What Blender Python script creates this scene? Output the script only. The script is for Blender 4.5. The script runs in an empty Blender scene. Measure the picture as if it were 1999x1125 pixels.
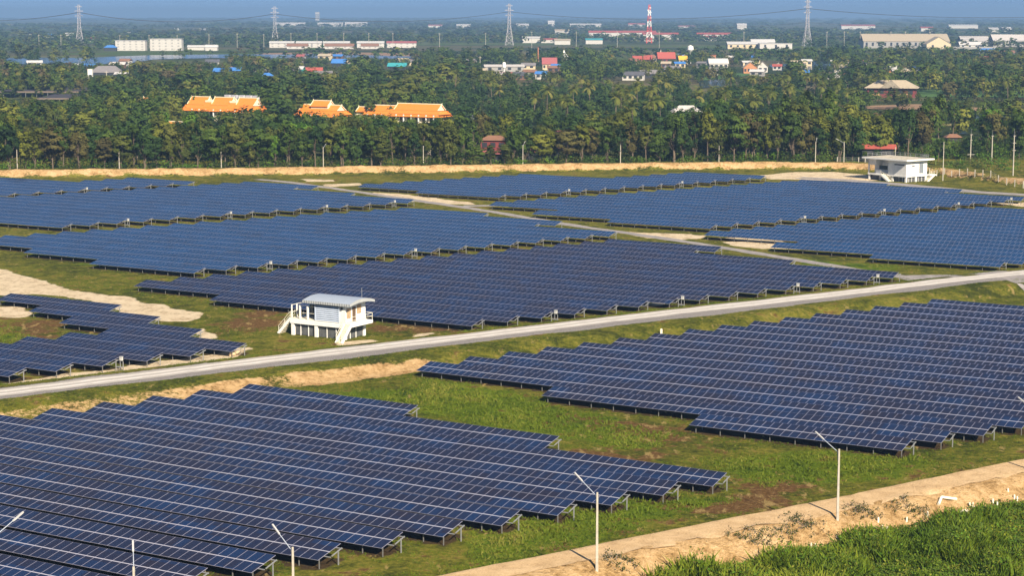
import bpy, math, random
import numpy as np
from mathutils import Vector, Matrix

random.seed(7)
RNG = np.random.default_rng(11)
S = bpy.context.scene
COL = S.collection
R = math.radians

# ------------------------------------------------------------------ camera, sky, sun, exposure
CAM_H, FPX, HORIZON, PX0, PY0 = 47.0, 3800.0, 20.0, 999.5, 562.5
PITCH = math.atan((PY0 - HORIZON) / FPX)
cam_data = bpy.data.cameras.new('camera')
cam_data.sensor_width = 36.0
cam_data.lens = FPX / 1999.0 * 36.0
cam_data.clip_start, cam_data.clip_end = 1.0, 60000.0
cam = bpy.data.objects.new('camera', cam_data)
COL.objects.link(cam)
cam.location = (0, 0, CAM_H)
cam.rotation_euler = (math.pi / 2 - PITCH, 0, 0)
S.camera = cam

SUN_EL, SHADOW_AZ = 34.0, 24.0          # shadows run away from the camera and 27 degrees to the left
sx, sy = math.sin(R(SHADOW_AZ)), -math.cos(R(SHADOW_AZ))      # towards the sun, on the ground
world = bpy.data.worlds.new('World')
S.world = world
world.use_nodes = True
wn = world.node_tree
bg = wn.nodes['Background']
sky = wn.nodes.new('ShaderNodeTexSky')
sky.sky_type = 'NISHITA'
sky.sun_disc = False
sky.sun_elevation = R(SUN_EL)
sky.sun_rotation = math.atan2(sx, sy)
sky.altitude = 50
sky.air_density = 1.0
sky.dust_density = 0.1
sky.ozone_density = 2.5
# clear blue down to the horizon: the sky is looked up a little above the true direction
wtc = wn.nodes.new('ShaderNodeTexCoord')
wad = wn.nodes.new('ShaderNodeVectorMath')
wad.operation = 'ADD'
wad.inputs[1].default_value = (0, 0, 0.28)
wn.links.new(wtc.outputs['Generated'], wad.inputs[0])
wn.links.new(wad.outputs[0], sky.inputs[0])
wn.links.new(sky.outputs[0], bg.inputs[0])
bg.inputs[1].default_value = 0.06

sun = bpy.data.lights.new('sun', 'SUN')
sun.energy = 5.0
sun.angle = R(0.5)
sun.color = (1.0, 0.87, 0.68)
sun_ob = bpy.data.objects.new('sun', sun)
COL.objects.link(sun_ob)
sd = Vector((sx * math.cos(R(SUN_EL)), sy * math.cos(R(SUN_EL)), math.sin(R(SUN_EL))))
sun_ob.rotation_euler = sd.to_track_quat('Z', 'Y').to_euler()
sun_ob.location = (60, -60, 120)

S.view_settings.view_transform = 'Standard'
S.view_settings.look = 'None'
S.view_settings.gamma = 1.0
S.view_settings.use_curve_mapping = False
S.view_settings.exposure = 1.0
cy = S.cycles
cy.max_bounces = 4
cy.diffuse_bounces = 2
cy.glossy_bounces = 2
cy.transmission_bounces = 2
cy.volume_bounces = 0
cy.transparent_max_bounces = 6
cy.caustics_reflective = False
cy.caustics_refractive = False

# ------------------------------------------------------------------ geometry of the place
AZ = R(31.4)
U = np.array([math.cos(AZ), -math.sin(AZ)])        # along the solar rows
V = np.array([math.sin(AZ), math.cos(AZ)])         # across them, away from the camera
W = np.array([0.815, 0.579])                       # along the roads
N = np.array([-0.579, 0.815])                      # across the roads, away from the camera
ROT = -AZ
EARTH = 6.371e6 * 1.15

def ray(px, py):
    x, y = (px - PX0) / FPX, (PY0 - py) / FPX
    c, s = math.cos(PITCH), math.sin(PITCH)
    return x, c + y * s, -s + y * c

def P(px, py, z=0.0):
    x, y, d = ray(px, py)
    t = (z - CAM_H) / d
    return np.array([x * t, y * t])

def PD(px, depth):
    """point on the ground under picture column px at a given distance"""
    x, y, d = ray(px, HORIZON + 60)
    return np.array([x / y * depth, depth])

def drop(x, y):
    return -(x * x + y * y) / (2 * EARTH)

def project(x, y, z):
    c, s = math.cos(PITCH), math.sin(PITCH)
    zz = z - CAM_H
    d = y * c - zz * s
    v = y * s + zz * c
    return PX0 + FPX * x / d, PY0 - FPX * v / d

_perm = np.random.default_rng(3).random((256, 256))
def vnoise(x, y, seed=0):
    x = np.asarray(x, float) + seed * 17.31
    y = np.asarray(y, float) + seed * 9.77
    xi, yi = np.floor(x).astype(int), np.floor(y).astype(int)
    xf, yf = x - xi, y - yi
    xf, yf = xf * xf * (3 - 2 * xf), yf * yf * (3 - 2 * yf)
    g = lambda i, j: _perm[i & 255, j & 255]
    a = g(xi, yi) * (1 - xf) + g(xi + 1, yi) * xf
    b = g(xi, yi + 1) * (1 - xf) + g(xi + 1, yi + 1) * xf
    return a * (1 - yf) + b * yf

def fnoise(x, y, scale, seed=0, octaves=4):
    t, amp, tot = 0, 1.0, 0
    for k in range(octaves):
        t = t + amp * vnoise(np.asarray(x) / scale * 2 ** k, np.asarray(y) / scale * 2 ** k, seed + k * 5)
        tot += amp
        amp *= 0.55
    return t / tot

def smooth(a, b, x):
    t = np.clip((np.asarray(x, float) - a) / (b - a), 0, 1)
    return t * t * (3 - 2 * t)

# line of the far earth berm (its foot), then its bend round the concrete house
BERM = np.array([[-420, 497], [-145, 550], [-73, 557], [0, 570], [77, 580], [101, 575], [121, 556], [131, 531], [150, 500], [200, 430], [330, 250]], float)
def berm_dist(x, y):
    """signed distance to the berm foot, positive beyond it"""
    best = np.full(np.shape(x), 1e9)
    sign = np.ones(np.shape(x))
    for a, b in zip(BERM[:-1], BERM[1:]):
        d = b - a
        L2 = d @ d
        t = np.clip(((x - a[0]) * d[0] + (y - a[1]) * d[1]) / L2, 0, 1)
        qx, qy = x - (a[0] + t * d[0]), y - (a[1] + t * d[1])
        dist = np.hypot(qx, qy)
        sg = np.where(d[0] * qy - d[1] * qx > 0, 1.0, -1.0)
        m = dist < best
        best = np.where(m, dist, best)
        sign = np.where(m, sg, sign)
    return best * sign

def terrain(x, y):
    x, y = np.asarray(x, float), np.asarray(y, float)
    n = x * N[0] + y * N[1]
    s = x * W[0] + y * W[1]
    wob = (fnoise(x, y, 9.0, 2) - 0.5)
    z = 0.16 * (fnoise(x, y, 30.0, 1) - 0.5) + 0.05 * (fnoise(x, y, 3.0, 4) - 0.5)
    # bank with the dirt track
    nn = n + 1.6 * wob
    bank = smooth(118.8, 123.3, nn) * (1 - smooth(126.6, 130.5, n + 0.6 * wob))
    rough = smooth(118.5, 120, nn) * (1 - smooth(122.5, 124, nn))
    z = z + 2.0 * bank + 1.0 * rough * (fnoise(x, y, 1.9, 6, 3) - 0.5)
    # raised gravel road with a cut bank facing the camera
    nb = n + 2.6 * wob
    z = z + 1.3 * smooth(211.8, 216.6, nb) * (1 - smooth(227.5, 236, n))
    z = z + 0.4 * smooth(211, 212.5, nb) * (1 - smooth(215.5, 217, nb)) * (fnoise(x, y, 1.6, 8, 3) - 0.5)
    # far berm
    d = berm_dist(x, y) + 2.2 * wob
    z = z + 2.0 * smooth(0, 2.8, d) * (1 - 0.5 * smooth(7, 14, d)) * (1 - smooth(60, 260, d)) + 1.3 * smooth(-0.8, 1, d) * (1 - smooth(3, 5, d)) * (fnoise(x, y, 3.2, 9, 3) - 0.5)
    return z + drop(x, y)

def gz(x, y):
    return float(terrain(np.array([x]), np.array([y]))[0])

# ------------------------------------------------------------------ materials
MATS = {}
def nodes_of(name):
    m = bpy.data.materials.new(name)
    m.use_nodes = True
    nt = m.node_tree
    return m, nt, nt.nodes['Principled BSDF']

def mat(name, col, rough=0.7, var=0.15, scale=1.5, metal=0.0, bump=0.0, spec=0.4, col2=None, emit=None):
    """painted / plastered / metal surface: base colour broken up by noise, so nothing is quite even"""
    if name in MATS:
        return MATS[name]
    m, nt, b = nodes_of(name)
    tc = nt.nodes.new('ShaderNodeTexCoord')
    nz = nt.nodes.new('ShaderNodeTexNoise')
    nz.inputs['Scale'].default_value = scale
    nz.inputs['Detail'].default_value = 6
    nz.inputs['Roughness'].default_value = 0.65
    nt.links.new(tc.outputs['Object'], nz.inputs['Vector'])
    mx = nt.nodes.new('ShaderNodeMix')
    mx.data_type = 'RGBA'
    rp = nt.nodes.new('ShaderNodeMapRange')
    rp.inputs['From Min'].default_value, rp.inputs['From Max'].default_value = 0.32, 0.68
    nt.links.new(nz.outputs['Fac'], rp.inputs['Value'])
    nt.links.new(rp.outputs[0], mx.inputs['Factor'])
    lo = col2 or tuple(c * (1 - var) for c in col)
    hi = tuple(min(1, c * (1 + var * 0.6)) for c in col)
    mx.inputs['A'].default_value = (*lo, 1)
    mx.inputs['B'].default_value = (*hi, 1)
    nt.links.new(mx.outputs['Result'], b.inputs['Base Color'])
    b.inputs['Roughness'].default_value = rough
    b.inputs['Metallic'].default_value = metal
    b.inputs['Specular IOR Level'].default_value = spec
    if bump:
        bp = nt.nodes.new('ShaderNodeBump')
        bp.inputs['Strength'].default_value = bump
        bp.inputs['Distance'].default_value = 0.05
        nt.links.new(nz.outputs['Fac'], bp.inputs['Height'])
        nt.links.new(bp.outputs[0], b.inputs['Normal'])
    MATS[name] = m
    return m

def foliage(name, cols, hue_var=0.25):
    """leaves: the 'tone' of each leaf clump runs through a ramp; each plant shifts a little"""
    if name in MATS:
        return MATS[name]
    m, nt, b = nodes_of(name)
    at = nt.nodes.new('ShaderNodeAttribute')
    at.attribute_name = 'tone'
    oi = nt.nodes.new('ShaderNodeObjectInfo')
    ad = nt.nodes.new('ShaderNodeMath')
    ad.operation = 'MULTIPLY_ADD'
    ad.inputs[1].default_value = 0.7
    nt.links.new(at.outputs['Fac'], ad.inputs[0])
    ml = nt.nodes.new('ShaderNodeMath')
    ml.operation = 'MULTIPLY'
    ml.inputs[1].default_value = 0.3
    nt.links.new(oi.outputs['Random'], ml.inputs[0])
    nt.links.new(ml.outputs[0], ad.inputs[2])
    cr = nt.nodes.new('ShaderNodeValToRGB')
    el = cr.color_ramp.elements
    while len(el) < len(cols):
        el.new(0.5)
    cols = [(c[0] * 0.92, c[1] * 1.0, c[2] * 0.75) for c in cols]
    for k, c in enumerate(cols):
        el[k].position = k / (len(cols) - 1)
        el[k].color = (*c, 1)
    nt.links.new(ad.outputs[0], cr.inputs[0])
    nt.links.new(cr.outputs[0], b.inputs['Base Color'])
    b.inputs['Roughness'].default_value = 0.75
    b.inputs['Specular IOR Level'].default_value = 0.12
    tr = nt.nodes.new('ShaderNodeBsdfTranslucent')
    nt.links.new(cr.outputs[0], tr.inputs['Color'])
    ms = nt.nodes.new('ShaderNodeMixShader')
    ms.inputs[0].default_value = 0.12
    nt.links.new(b.outputs[0], ms.inputs[1])
    nt.links.new(tr.outputs[0], ms.inputs[2])
    nt.links.new(ms.outputs[0], nt.nodes['Material Output'].inputs['Surface'])
    MATS[name] = m
    return m

# ------------------------------------------------------------------ mesh helpers
def tag(o, label=None, cat=None, group=None, kind=None):
    if label: o['label'] = label
    if cat: o['category'] = cat
    if group: o['group'] = group
    if kind: o['kind'] = kind
    return o

def thing(name, label, cat, loc=(0, 0, 0), rz=0.0, group=None):
    o = bpy.data.objects.new(name, None)
    o.empty_display_size = 0.5
    COL.objects.link(o)
    o.location = loc
    o.rotation_euler = (0, 0, rz)
    return tag(o, label, cat, group)

def link(name, me, parent=None, loc=(0, 0, 0), rot=(0, 0, 0), scale=(1, 1, 1)):
    o = bpy.data.objects.new(name, me)
    COL.objects.link(o)
    o.parent = parent
    o.location, o.rotation_euler, o.scale = loc, rot, scale
    return o

def mesh_np(name, verts, faces, mats=(), mi=None, tone=None, smooth_=False):
    """faces: (n,3) or (n,4) index array"""
    me = bpy.data.meshes.new(name)
    verts = np.asarray(verts, np.float32)
    faces = np.asarray(faces, np.int32)
    nf, k = faces.shape
    me.vertices.add(len(verts))
    me.vertices.foreach_set('co', verts.ravel())
    me.loops.add(nf * k)
    me.loops.foreach_set('vertex_index', faces.ravel())
    me.polygons.add(nf)
    me.polygons.foreach_set('loop_start', np.arange(0, nf * k, k, dtype=np.int32))
    for m in mats:
        me.materials.append(m)
    if mi is not None:
        me.polygons.foreach_set('material_index', np.asarray(mi, np.int32))
    if tone is not None:
        a = me.attributes.new('tone', 'FLOAT', 'FACE')
        a.data.foreach_set('value', np.asarray(tone, np.float32))
    if smooth_:
        me.polygons.foreach_set('use_smooth', np.ones(nf, bool))
    me.update(calc_edges=True)
    me.validate()
    return me

class MB:
    """collects boxes, beams, tubes and panels into ONE mesh"""
    def __init__(self):
        self.v, self.f, self.m, self.mats = [], [], [], []
    def mi(self, m):
        if m not in self.mats:
            self.mats.append(m)
        return self.mats.index(m)
    def add(self, vs, fs, m):
        k, i = len(self.v), self.mi(m)
        self.v += [tuple(p) for p in vs]
        for f in fs:
            self.f.append([k + j for j in f])
            self.m.append(i)
        return self
    def box(self, x0, x1, y0, y1, z0, z1, m):
        return self.add([(x0, y0, z0), (x1, y0, z0), (x1, y1, z0), (x0, y1, z0), (x0, y0, z1), (x1, y0, z1), (x1, y1, z1), (x0, y1, z1)],
                        [(3, 2, 1, 0), (4, 5, 6, 7), (0, 1, 5, 4), (1, 2, 6, 5), (2, 3, 7, 6), (3, 0, 4, 7)], m)
    def beam(self, p, q, w, h, m):
        p, q = Vector(p), Vector(q)
        d = (q - p).normalized()
        up = Vector((0, 0, 1)) if abs(d.z) < 0.95 else Vector((0, 1, 0))
        a = d.cross(up).normalized() * (w / 2)
        b = a.cross(d).normalized() * (h / 2)
        vs = [p - a - b, p + a - b, p + a + b, p - a + b, q - a - b, q + a - b, q + a + b, q - a + b]
        return self.add(vs, [(3, 2, 1, 0), (4, 5, 6, 7), (0, 1, 5, 4), (1, 2, 6, 5), (2, 3, 7, 6), (3, 0, 4, 7)], m)
    def tube(self, p, q, r0, r1, m, n=8):
        p, q = Vector(p), Vector(q)
        d = (q - p).normalized()
        up = Vector((0, 0, 1)) if abs(d.z) < 0.95 else Vector((1, 0, 0))
        a = d.cross(up).normalized()
        b = a.cross(d)
        vs = []
        for c, r in ((p, r0), (q, r1)):
            for k in range(n):
                t = 2 * math.pi * k / n
                vs.append(c + a * (r * math.cos(t)) + b * (r * math.sin(t)))
        fs = [(k, (k + 1) % n, n + (k + 1) % n, n + k) for k in range(n)]
        fs += [tuple(range(n - 1, -1, -1)), tuple(range(n, 2 * n))]
        return self.add(vs, fs, m)
    def path(self, pts, radii, m, n=6):
        rings = []
        for i, p in enumerate(pts):
            p = Vector(p)
            d = (Vector(pts[min(i + 1, len(pts) - 1)]) - Vector(pts[max(i - 1, 0)])).normalized()
            up = Vector((0, 0, 1)) if abs(d.z) < 0.9 else Vector((1, 0, 0))
            a = d.cross(up).normalized()
            b = a.cross(d)
            rings += [p + (a * math.cos(2 * math.pi * k / n) + b * math.sin(2 * math.pi * k / n)) * radii[i] for k in range(n)]
        fs = []
        for i in range(len(pts) - 1):
            for k in range(n):
                fs.append((i * n + k, i * n + (k + 1) % n, (i + 1) * n + (k + 1) % n, (i + 1) * n + k))
        fs.append(tuple(range((len(pts) - 1) * n, len(pts) * n)))
        return self.add(rings, fs, m)
    def prism(self, prof, axis, a, b, m):
        """profile of (s, z) pairs run along x (axis 0) or y (axis 1) from a to b"""
        n = len(prof)
        mk = (lambda s, z, t: (t, s, z)) if axis == 0 else (lambda s, z, t: (s, t, z))
        vs = [mk(s, z, a) for s, z in prof] + [mk(s, z, b) for s, z in prof]
        fs = [(k, (k + 1) % n, n + (k + 1) % n, n + k) for k in range(n)]
        fs += [tuple(range(n - 1, -1, -1)), tuple(range(n, 2 * n))]
        return self.add(vs, fs, m)
    def mesh(self, name):
        me = bpy.data.meshes.new(name)
        me.from_pydata([tuple(p) for p in self.v], [], self.f)
        for m in self.mats:
            me.materials.append(m)
        me.polygons.foreach_set('material_index', self.m)
        me.update()
        return me
    def build(self, name, parent=None, loc=(0, 0, 0), rot=(0, 0, 0), scale=(1, 1, 1)):
        return link(name, self.mesh(name), parent, loc, rot, scale)

ORD = ('first second third fourth fifth sixth seventh eighth ninth tenth eleventh twelfth thirteenth fourteenth fifteenth sixteenth '
       'seventeenth eighteenth nineteenth twentieth twenty-first twenty-second twenty-third twenty-fourth twenty-fifth twenty-sixth '
       'twenty-seventh twenty-eighth twenty-ninth thirtieth').split()
# ------------------------------------------------------------------ the ground
def axis_lines(lo, hi, step, far_lo, far_hi, grow=1.16):
    mid = list(np.arange(lo, hi + 0.01, step))
    out, d, x = [], step, hi
    while x < far_hi:
        d *= grow
        x += d
        out.append(x)
    pre, d, x = [], step, lo
    while x > far_lo:
        d *= grow
        x -= d
        pre.append(x)
    return np.array(pre[::-1] + mid + out)

def poly_mask(x, y, pts, soft, seed):
    """1 inside a ground polygon, soft and ragged at the rim"""
    jx = x + (fnoise(x, y, 7.0, seed) - 0.5) * soft * 3
    jy = y + (fnoise(x, y, 7.0, seed + 40) - 0.5) * soft * 3
    inside = np.zeros(x.shape, bool)
    dist = np.full(x.shape, 1e9)
    n = len(pts)
    for k in range(n):
        a, b = pts[k], pts[(k + 1) % n]
        cond = ((a[1] > jy) != (b[1] > jy))
        den = (b[1] - a[1]) if abs(b[1] - a[1]) > 1e-9 else 1e-9
        inside ^= cond & (jx < (b[0] - a[0]) * (jy - a[1]) / den + a[0])
        dx, dy = b[0] - a[0], b[1] - a[1]
        t = np.clip(((jx - a[0]) * dx + (jy - a[1]) * dy) / max(dx * dx + dy * dy, 1e-9), 0, 1)
        dist = np.minimum(dist, np.hypot(jx - a[0] - t * dx, jy - a[1] - t * dy))
    return smooth(-soft, soft, np.where(inside, dist, -dist))

def PXP(*pp):
    return [P(a, b) for a, b in pp]

SAND = [
    PXP((-60, 515), (0, 522), (60, 545), (150, 567), (250, 582), (330, 600), (392, 612), (396, 622), (350, 630), (300, 627), (240, 612), (215, 597), (130, 580), (60, 574), (-60, 580)),
    PXP((-40, 600), (40, 599), (62, 612), (40, 622), (-40, 618)),
    PXP((380, 640), (402, 642), (434, 662), (395, 662)),
    PXP((480, 676), (500, 680), (420, 712), (300, 730), (200, 742), (0, 764), (0, 748), (200, 722), (300, 706), (420, 690)),
    PXP((715, 374), (800, 380), (880, 391), (930, 396), (925, 399), (850, 398), (780, 388)),
    PXP((580, 349), (655, 351), (655, 354), (600, 354)),
    PXP((630, 360), (700, 357), (705, 361), (645, 365)),
    PXP((1220, 453), (1300, 455), (1375, 459), (1372, 465), (1310, 468), (1260, 464)),
    PXP((1410, 472), (1480, 470), (1560, 478), (1560, 488), (1495, 486), (1440, 481)),
    PXP((1480, 342), (1560, 335), (1640, 336), (1720, 344), (1715, 352), (1650, 354), (1560, 351), (1500, 350)),
    PXP((1560, 484), (1530, 470), (1400, 462), (1440, 470)),
    PXP((1940, 397), (1999, 395), (2080, 400), (2080, 407), (1999, 404)),
    PXP((1250, 596), (1300, 590), (1310, 596), (1260, 600)),
    PXP((660, 668), (720, 662), (735, 668), (690, 676), (650, 678)),
    PXP((815, 652), (850, 650), (840, 657), (810, 658)),
]
BROWN = [
    PXP((1050, 900), (1150, 880), (1290, 880), (1280, 920), (1150, 960), (1060, 930)),
    PXP((1300, 1000), (1400, 960), (1560, 930), (1640, 950), (1600, 975), (1400, 1010)),
    PXP((0, 640), (60, 622), (130, 630), (140, 650), (60, 668)),
    PXP((1000, 910), (900, 880), (820, 850), (900, 850), (1050, 900)),
    PXP((1040, 740), (1080, 800), (1380, 850), (1340, 880), (1100, 830)),
    PXP((720, 630), (900, 640), (960, 650), (860, 656), (730, 652)),
    PXP((500, 600), (560, 610), (540, 640), (420, 660), (440, 630)),
]
LUSH = [
    PXP((640, 770), (840, 740), (1000, 770), (1300, 850), (1240, 880), (1000, 850), (900, 820)),
    PXP((1000, 1000), (1300, 960), (1380, 970), (1300, 1010), (1050, 1080), (900, 1100)),
    PXP((300, 480), (480, 530), (300, 520), (150, 520), (40, 490)),
    PXP((1500, 500), (1760, 520), (1720, 535), (1560, 512)),
    PXP((1400, 900), (1620, 885), (1800, 890), (1700, 930), (1480, 950)),
    PXP((0, 640), (60, 660), (0, 672), (-40, 650)),
]

def build_ground():
    xs = axis_lines(-190, 230, 1.15, -14000, 14000)
    ys = axis_lines(118, 610, 1.15, -200, 27000)
    X, Y = np.meshgrid(xs, ys)
    nx, ny = len(xs), len(ys)
    x, y = X.ravel(), Y.ravel()
    z = terrain(x, y)
    idx = np.arange(nx * ny).reshape(ny, nx)
    F = np.stack([idx[:-1, :-1], idx[:-1, 1:], idx[1:, 1:], idx[1:, :-1]], -1).reshape(-1, 4)
    me = mesh_np('ground', np.stack([x, y, z], 1), F, [ground_material()], smooth_=True)
    n = x * N[0] + y * N[1]
    s = x * W[0] + y * W[1]
    bd = berm_dist(x, y)
    wob = fnoise(x, y, 9.0, 2) - 0.5
    near = smooth(700, 620, y)
    sand = np.zeros(len(x))
    sel = (y > 150) & (y < 640) & (np.abs(x) < 240)
    for k, p in enumerate(SAND):
        sand[sel] = np.maximum(sand[sel], poly_mask(x[sel], y[sel], p, 1.2, 50 + k))
    brown, lush = np.zeros(len(x)), np.zeros(len(x))
    for k, p in enumerate(BROWN):
        brown[sel] = np.maximum(brown[sel], poly_mask(x[sel], y[sel], p, 3.5, 70 + k))
    for k, p in enumerate(LUSH):
        lush[sel] = np.maximum(lush[sel], poly_mask(x[sel], y[sel], p, 3.5, 90 + k))
    under = np.zeros(len(x))  # mask of the row footprints, where bare soil is darkened as added shade
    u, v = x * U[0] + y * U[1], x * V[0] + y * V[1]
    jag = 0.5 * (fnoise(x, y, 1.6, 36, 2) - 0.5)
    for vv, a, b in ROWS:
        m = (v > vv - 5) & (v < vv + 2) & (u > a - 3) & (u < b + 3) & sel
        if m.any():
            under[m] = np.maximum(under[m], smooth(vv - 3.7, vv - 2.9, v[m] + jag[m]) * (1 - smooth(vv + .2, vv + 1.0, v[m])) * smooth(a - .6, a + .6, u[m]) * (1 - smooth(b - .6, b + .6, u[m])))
    # bare earth: the dirt track and its slope, the cut under the gravel road, the far berm
    nn, nb = n + 1.6 * wob, n + 2.6 * wob
    earth = smooth(118.6, 119.8, nn) * (1 - smooth(127.3, 128.2, n + 0.8 * wob))
    cut = smooth(210.6, 211.8, nb) * (1 - smooth(214.8, 216.2, nb + 1.5 * (fnoise(x, y, 2.2, 35, 3) - 0.5))) * (0.30 + 0.70 * (1 - smooth(134, 152, s + 30 * wob))) * (0.45 + 0.55 * smooth(98, 118, s + 20 * wob))
    cut = cut * (0.55 + 0.6 * smooth(0.42, 0.62, fnoise(x, y, 6, 31)))
    d = bd + 2.2 * wob
    berm = smooth(0.1, 1.2, d) * (1 - smooth(3.5, 5.5, d)) * (0.58 + 0.5 * smooth(0.33, 0.58, fnoise(x, y, 3.5, 33)))
    berm = berm * np.where(x > 118, 0.75, 1)
    earth = np.maximum.reduce([earth, cut, np.clip(berm, 0, 1)])
    gravel = smooth(219.2, 220.8, n + 2.2 * wob) * (1 - smooth(226.4, 227.6, n + 2.2 * wob))
    far = smooth(596, 640, y)
    a = me.attributes.new('soil', 'FLOAT_COLOR', 'POINT')
    a.data.foreach_set('color', np.stack([sand, earth, brown, lush], 1).astype(np.float32).ravel())
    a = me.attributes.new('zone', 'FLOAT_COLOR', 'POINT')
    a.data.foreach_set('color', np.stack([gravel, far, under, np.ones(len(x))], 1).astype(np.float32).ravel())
    o = link('ground', me)
    tag(o, kind='structure')
    return o

class NT:
    """tiny node-graph writer"""
    def __init__(self, name):
        self.m, self.nt, self.b = nodes_of(name)
        self.geo = self.nt.nodes.new('ShaderNodeNewGeometry')
        self.pos = self.geo.outputs['Position']
    def lk(self, s, d):
        if isinstance(s, (int, float)):
            d.default_value = s
        elif isinstance(s, tuple):
            d.default_value = (*s, 1) if len(s) == 3 and d.type == 'RGBA' else s
        else:
            self.nt.links.new(s, d)
    def noise(self, scale, detail=5, rough=0.6, vec=None, stretch=None):
        n = self.nt.nodes.new('ShaderNodeTexNoise')
        n.inputs['Scale'].default_value = scale
        n.inputs['Detail'].default_value = detail
        n.inputs['Roughness'].default_value = rough
        v = vec or self.pos
        if stretch:
            mp = self.nt.nodes.new('ShaderNodeMapping')
            mp.inputs['Scale'].default_value = stretch[:3]
            if len(stretch) > 3:
                mp.inputs['Rotation'].default_value = (0, 0, stretch[3])
            self.lk(v, mp.inputs['Vector'])
            v = mp.outputs[0]
        self.lk(v, n.inputs['Vector'])
        return n.outputs['Fac']
    def math(self, op, a, b=0.0, c=0.0):
        n = self.nt.nodes.new('ShaderNodeMath')
        n.operation = op
        for i, s in enumerate((a, b, c)):
            self.lk(s, n.inputs[i])
        return n.outputs[0]
    def step(self, x, lo, hi, a=0.0, b=1.0):
        n = self.nt.nodes.new('ShaderNodeMapRange')
        n.interpolation_type = 'SMOOTHSTEP'
        self.lk(x, n.inputs['Value'])
        for k, s in zip(('From Min', 'From Max', 'To Min', 'To Max'), (lo, hi, a, b)):
            self.lk(s, n.inputs[k])
        return n.outputs[0]
    def mix(self, f, a, b, blend='MIX'):
        n = self.nt.nodes.new('ShaderNodeMix')
        n.data_type = 'RGBA'
        n.blend_type = blend
        self.lk(f, n.inputs['Factor'])
        self.lk(a, n.inputs['A'])
        self.lk(b, n.inputs['B'])
        return n.outputs['Result']
    def ramp(self, f, stops):
        n = self.nt.nodes.new('ShaderNodeValToRGB')
        el = n.color_ramp.elements
        while len(el) < len(stops):
            el.new(0.5)
        for e, (p, c) in zip(el, stops):
            e.position = p
            e.color = (*c, 1)
        self.lk(f, n.inputs[0])
        return n.outputs[0]
    def attr(self, name):
        n = self.nt.nodes.new('ShaderNodeAttribute')
        n.attribute_name = name
        s = self.nt.nodes.new('ShaderNodeSeparateColor')
        self.nt.links.new(n.outputs['Color'], s.inputs[0])
        return s.outputs[0], s.outputs[1], s.outputs[2], n.outputs['Alpha']
    def bump(self, h, strength, dist):
        n = self.nt.nodes.new('ShaderNodeBump')
        n.inputs['Strength'].default_value = strength
        n.inputs['Distance'].default_value = dist
        self.lk(h, n.inputs['Height'])
        self.nt.links.new(n.outputs[0], self.b.inputs['Normal'])

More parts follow.
